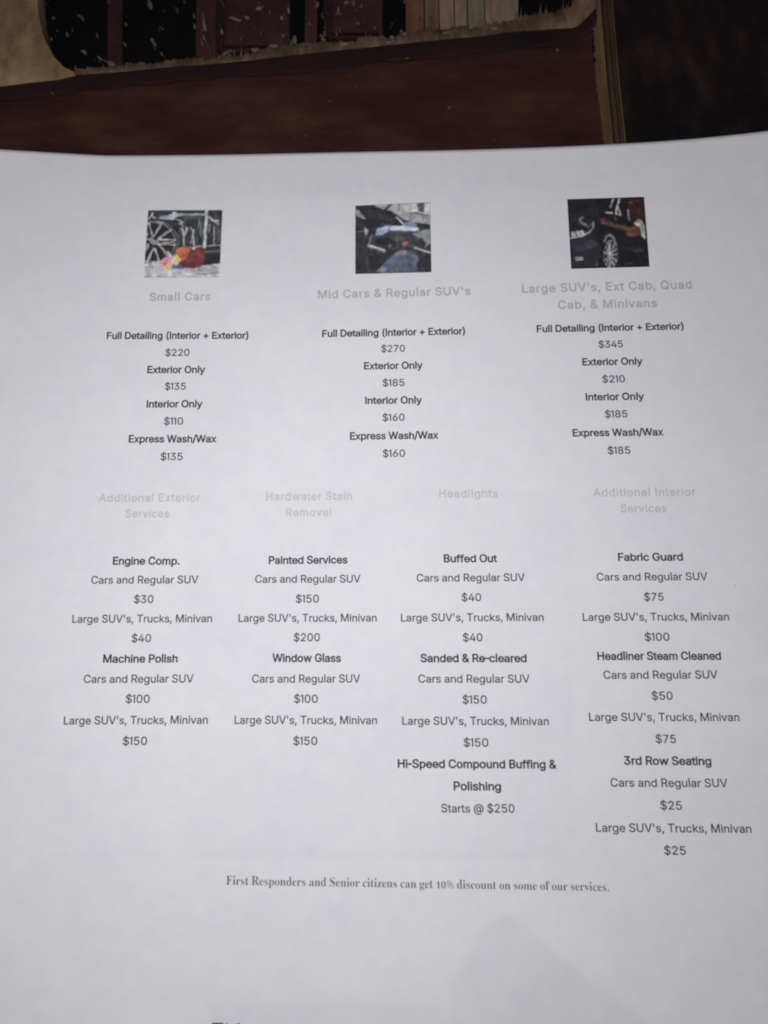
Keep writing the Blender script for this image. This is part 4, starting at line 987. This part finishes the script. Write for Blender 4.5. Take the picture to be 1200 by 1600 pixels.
# a gloved hand with a blue cloth wiping a dark car interior
p = Picture([(322, 92), (822, 68), (832, 537), (322, 549)], (480, 300), 4.2857, (48, 46, 55), 2)
p.speckle(0.12, 5)
p.glow(600, 320, 150, 60, (74, 72, 82), 0.6)
p.glow(360, 380, 30, 120, (30, 28, 34), 0.8)
p.poly([(440, 92), (560, 78), (830, 62), (830, 160), (700, 138), (560, 128), (500, 118)], (176, 178, 184))
p.poly([(560, 128), (700, 138), (830, 160), (830, 226), (740, 206), (640, 182)], (152, 152, 160))
p.line([(560, 84), (520, 122)], 16, (48, 46, 52)); p.line([(616, 82), (612, 126)], 9, (96, 96, 100))
p.poly([(736, 80), (780, 74), (782, 132), (742, 132)], (66, 64, 68)); p.oval(800, 120, 18, 16, (214, 216, 220)); p.oval(720, 126, 20, 9, (222, 222, 226))
p.line([(690, 140), (830, 158)], 7, (74, 72, 78))
p.poly([(728, 202), (830, 222), (825, 252), (770, 246), (735, 240)], (40, 38, 46))
p.poly([(335, 92), (440, 92), (520, 122), (600, 168), (625, 215), (520, 210), (440, 252), (400, 244), (330, 130)], (40, 40, 47))
for i in range(9):
    x = 415 + i * 20
    p.line([(x, 110 + i * 8), (x + 8, 170 + i * 4)], 5, (92, 94, 104), 0.8)
p.poly([(322, 118), (350, 122), (395, 185), (370, 178), (330, 160)], (146, 144, 146))
p.poly([(388, 232), (412, 262), (398, 292), (386, 285)], (172, 182, 206))
p.poly([(452, 292), (468, 240), (545, 222), (548, 264), (500, 285)], (150, 166, 212))
p.poly([(545, 222), (640, 226), (742, 232), (752, 262), (640, 258), (548, 256)], (188, 196, 212))
p.line([(500, 215), (560, 222)], 8, (78, 98, 150)); p.line([(548, 230), (545, 262)], 9, (70, 96, 160))
p.poly([(640, 205), (700, 190), (735, 216), (735, 236), (640, 228)], (116, 134, 178))
p.line([(598, 170), (642, 214)], 12, (206, 208, 216))
p.poly([(550, 262), (640, 260), (755, 264), (752, 276), (640, 274), (545, 280)], (60, 72, 110))
p.line([(408, 358), (518, 392)], 18, (170, 178, 194)); p.line([(432, 288), (408, 350)], 8, (132, 134, 142))
p.line([(400, 372), (520, 408)], 8, (84, 84, 92))
p.oval(575, 345, 40, 36, (84, 82, 90)); p.oval(580, 348, 24, 24, (48, 46, 54)); p.oval(552, 345, 12, 18, (128, 128, 118), 0.8)
p.poly([(680, 288), (830, 240), (836, 330), (790, 372), (760, 320)], (132, 134, 140))
p.line([(690, 296), (760, 318), (782, 352)], 26, (42, 40, 48))
p.oval(655, 346, 19, 17, (176, 86, 66)); p.oval(650, 340, 8, 7, (202, 116, 90)); p.oval(664, 356, 10, 8, (120, 64, 58), 0.8)
p.line([(715, 372), (834, 412)], 13, (172, 172, 176)); p.oval(700, 360, 26, 14, (96, 96, 102), 0.8)
p.poly([(462, 535), (515, 470), (585, 412), (640, 384), (720, 398), (752, 450), (732, 500), (722, 540)], (80, 88, 116))
p.poly([(580, 412), (640, 384), (672, 396), (660, 420), (600, 430)], (132, 136, 156), 0.8)
p.poly([(462, 535), (500, 500), (540, 505), (530, 540)], (128, 140, 168), 0.8)
p.line([(690, 420), (735, 430), (712, 500)], 14, (112, 114, 134), 0.8)
p.line([(325, 268), (380, 262)], 9, (110, 110, 110), 0.8)
p.poly([(760, 430), (836, 430), (836, 540), (740, 540)], (42, 40, 46)); p.line([(770, 505), (790, 535)], 7, (100, 100, 106), 0.7)
p.line([(402, 420), (410, 545)], 14, (66, 66, 74), 0.7)
p.poly([(330, 270), (395, 300), (400, 400), (350, 480), (322, 470)], (58, 54, 60), 0.6)
p.line([(440, 300), (540, 310), (600, 290), (690, 300)], 10, (74, 72, 82), 0.8); p.line([(445, 330), (520, 350)], 6, (28, 26, 32))
p.oval(520, 330, 60, 26, (30, 28, 34), 0.8); p.oval(620, 312, 40, 16, (92, 90, 98), 0.7); p.line([(690, 330), (720, 400)], 14, (66, 62, 70), 0.8)
p.poly([(430, 420), (520, 410), (500, 450), (440, 520), (420, 500)], (36, 34, 40), 0.8); p.line([(470, 250), (540, 236)], 6, (196, 206, 230), 0.8)
p.line([(640, 440), (600, 530)], 10, (98, 106, 134), 0.8); p.line([(690, 440), (690, 530)], 12, (66, 72, 98), 0.8); p.oval(560, 470, 26, 14, (102, 110, 140), 0.7)
p.poly([(700, 160), (790, 175), (790, 190), (700, 176)], (176, 176, 182), 0.8); p.line([(640, 150), (700, 170)], 8, (120, 118, 124), 0.7)
p.speckle(0.09, 1)
p.glow(640, 245, 90, 12, (206, 212, 224), 0.5); p.glow(680, 105, 80, 20, (196, 198, 202), 0.5); p.glow(610, 460, 50, 40, (96, 104, 134), 0.5); p.glow(690, 510, 40, 40, (58, 62, 84), 0.5); p.glow(745, 300, 40, 20, (150, 150, 156), 0.5)
p.build('small print of a hand wiping a dark car interior with a blue cloth')

# front corner of a dark car with a lit headlight, a pale wheel and an arm polishing the wing
p = Picture([(345, 85), (825, 70), (860, 507), (370, 520)], (800, 290), 4.0, (22, 19, 25), 3)
p.speckle(0.10, 5)
p.poly([(350, 88), (520, 85), (540, 180), (420, 190), (355, 280)], (32, 29, 42)); p.line([(470, 150), (535, 150), (540, 185)], 6, (56, 54, 66), 0.8)
p.poly([(545, 215), (575, 200), (640, 235), (740, 255), (790, 245), (802, 310), (750, 322), (700, 276), (600, 252)], (86, 50, 44))
p.poly([(560, 225), (620, 250), (560, 240)], (150, 96, 80), 0.7); p.line([(620, 240), (700, 268), (770, 268)], 16, (112, 66, 56), 0.8); p.oval(745, 302, 32, 15, (122, 70, 58)); p.line([(600, 250), (700, 290)], 9, (48, 30, 32), 0.8)
p.poly([(720, 100), (770, 85), (825, 82), (832, 200), (800, 220), (740, 210)], (52, 26, 24)); p.oval(742, 104, 13, 11, (124, 52, 44)); p.oval(782, 96, 13, 9, (104, 46, 38)); p.oval(790, 160, 20, 22, (96, 40, 34), 0.7)
p.poly([(755, 235), (790, 208), (815, 218), (835, 262), (832, 335), (808, 318), (800, 262)], (150, 148, 140)); p.oval(785, 242, 16, 9, (206, 204, 196)); p.line([(822, 300), (830, 330)], 12, (206, 208, 206))
p.line([(630, 82), (614, 140)], 8, (206, 208, 212)); p.line([(670, 80), (655, 130), (650, 175)], 11, (198, 200, 206)); p.line([(658, 125), (680, 185)], 10, (198, 200, 206)); p.line([(652, 178), (682, 186)], 7, (170, 172, 178))
p.line([(588, 168), (626, 171)], 11, (204, 206, 208)); p.line([(725, 152), (730, 218)], 9, (186, 184, 182)); p.line([(640, 190), (650, 215)], 8, (120, 122, 128), 0.7)
p.line([(445, 196), (424, 208), (430, 230), (462, 242)], 10, (200, 200, 206)); p.line([(436, 236), (472, 258), (504, 236)], 7, (128, 130, 140)); p.line([(470, 250), (480, 275)], 6, (96, 98, 108))
p.line([(507, 226), (504, 262), (486, 290), (440, 318), (362, 328)], 8.5, (200, 202, 208))
p.poly([(372, 290), (392, 288), (400, 318), (368, 320)], (176, 178, 182)); p.poly([(400, 285), (445, 278), (455, 308), (408, 316)], (204, 206, 208)); p.oval(425, 300, 10, 10, (90, 90, 98))
p.poly([(372, 335), (520, 312), (560, 380), (540, 505), (380, 515)], (39, 35, 48)); p.oval(495, 365, 40, 26, (66, 60, 78), 0.8)
p.poly([(388, 448), (440, 444), (446, 468), (398, 470)], (158, 158, 164)); p.line([(395, 458), (440, 456)], 4, (90, 90, 98))
p.oval(617, 410, 50, 108, (20, 18, 26))
p.line([(578, 345), (590, 318), (610, 308), (636, 326), (650, 372)], 17, (112, 112, 120))
p.oval(617, 428, 43, 92, (46, 42, 48)); p.oval(617, 428, 43, 92, (150, 152, 160), 0.9, 0.92)
for x, y in ((598, 352), (612, 346), (640, 362), (650, 395), (656, 430), (652, 470), (640, 505), (612, 520), (590, 495), (578, 470), (578, 415), (584, 380)):
    p.line([(612, 438), (x, y)], 5.6, (212, 212, 220))
p.oval(610, 440, 12, 16, (160, 160, 168)); p.oval(626, 480, 10, 12, (150, 150, 170), 0.7)
p.oval(790, 405, 40, 14, (58, 56, 72), 0.8); p.line([(704, 492), (752, 484)], 7, (88, 82, 84), 0.9); p.oval(532, 492, 8, 14, (80, 78, 84), 0.8)
p.speckle(0.09, 1)
p.glow(425, 300, 46, 16, (214, 216, 220), 0.45); p.glow(455, 225, 60, 40, (60, 58, 72), 0.5); p.glow(440, 380, 60, 26, (60, 55, 74), 0.6); p.glow(735, 395, 90, 14, (50, 46, 58), 0.6); p.glow(720, 272, 40, 10, (126, 78, 66), 0.5); p.glow(770, 150, 30, 50, (40, 20, 20), 0.5); p.glow(420, 130, 60, 30, (14, 13, 18), 0.6)
p.build('small print of a dark car front with a lit headlight and a pale wheel')

# a small dark speck on the paper near its right edge
sp = [on_paper(1148 + math.cos(t) * 1.5, 915 + math.sin(t) * 1.7, 0.00008) for t in [k * math.pi / 4 for k in range(8)]]
link('toner_speck', sp, [[7, 6, 5, 4, 3, 2, 1, 0]], M_head2, sheet)
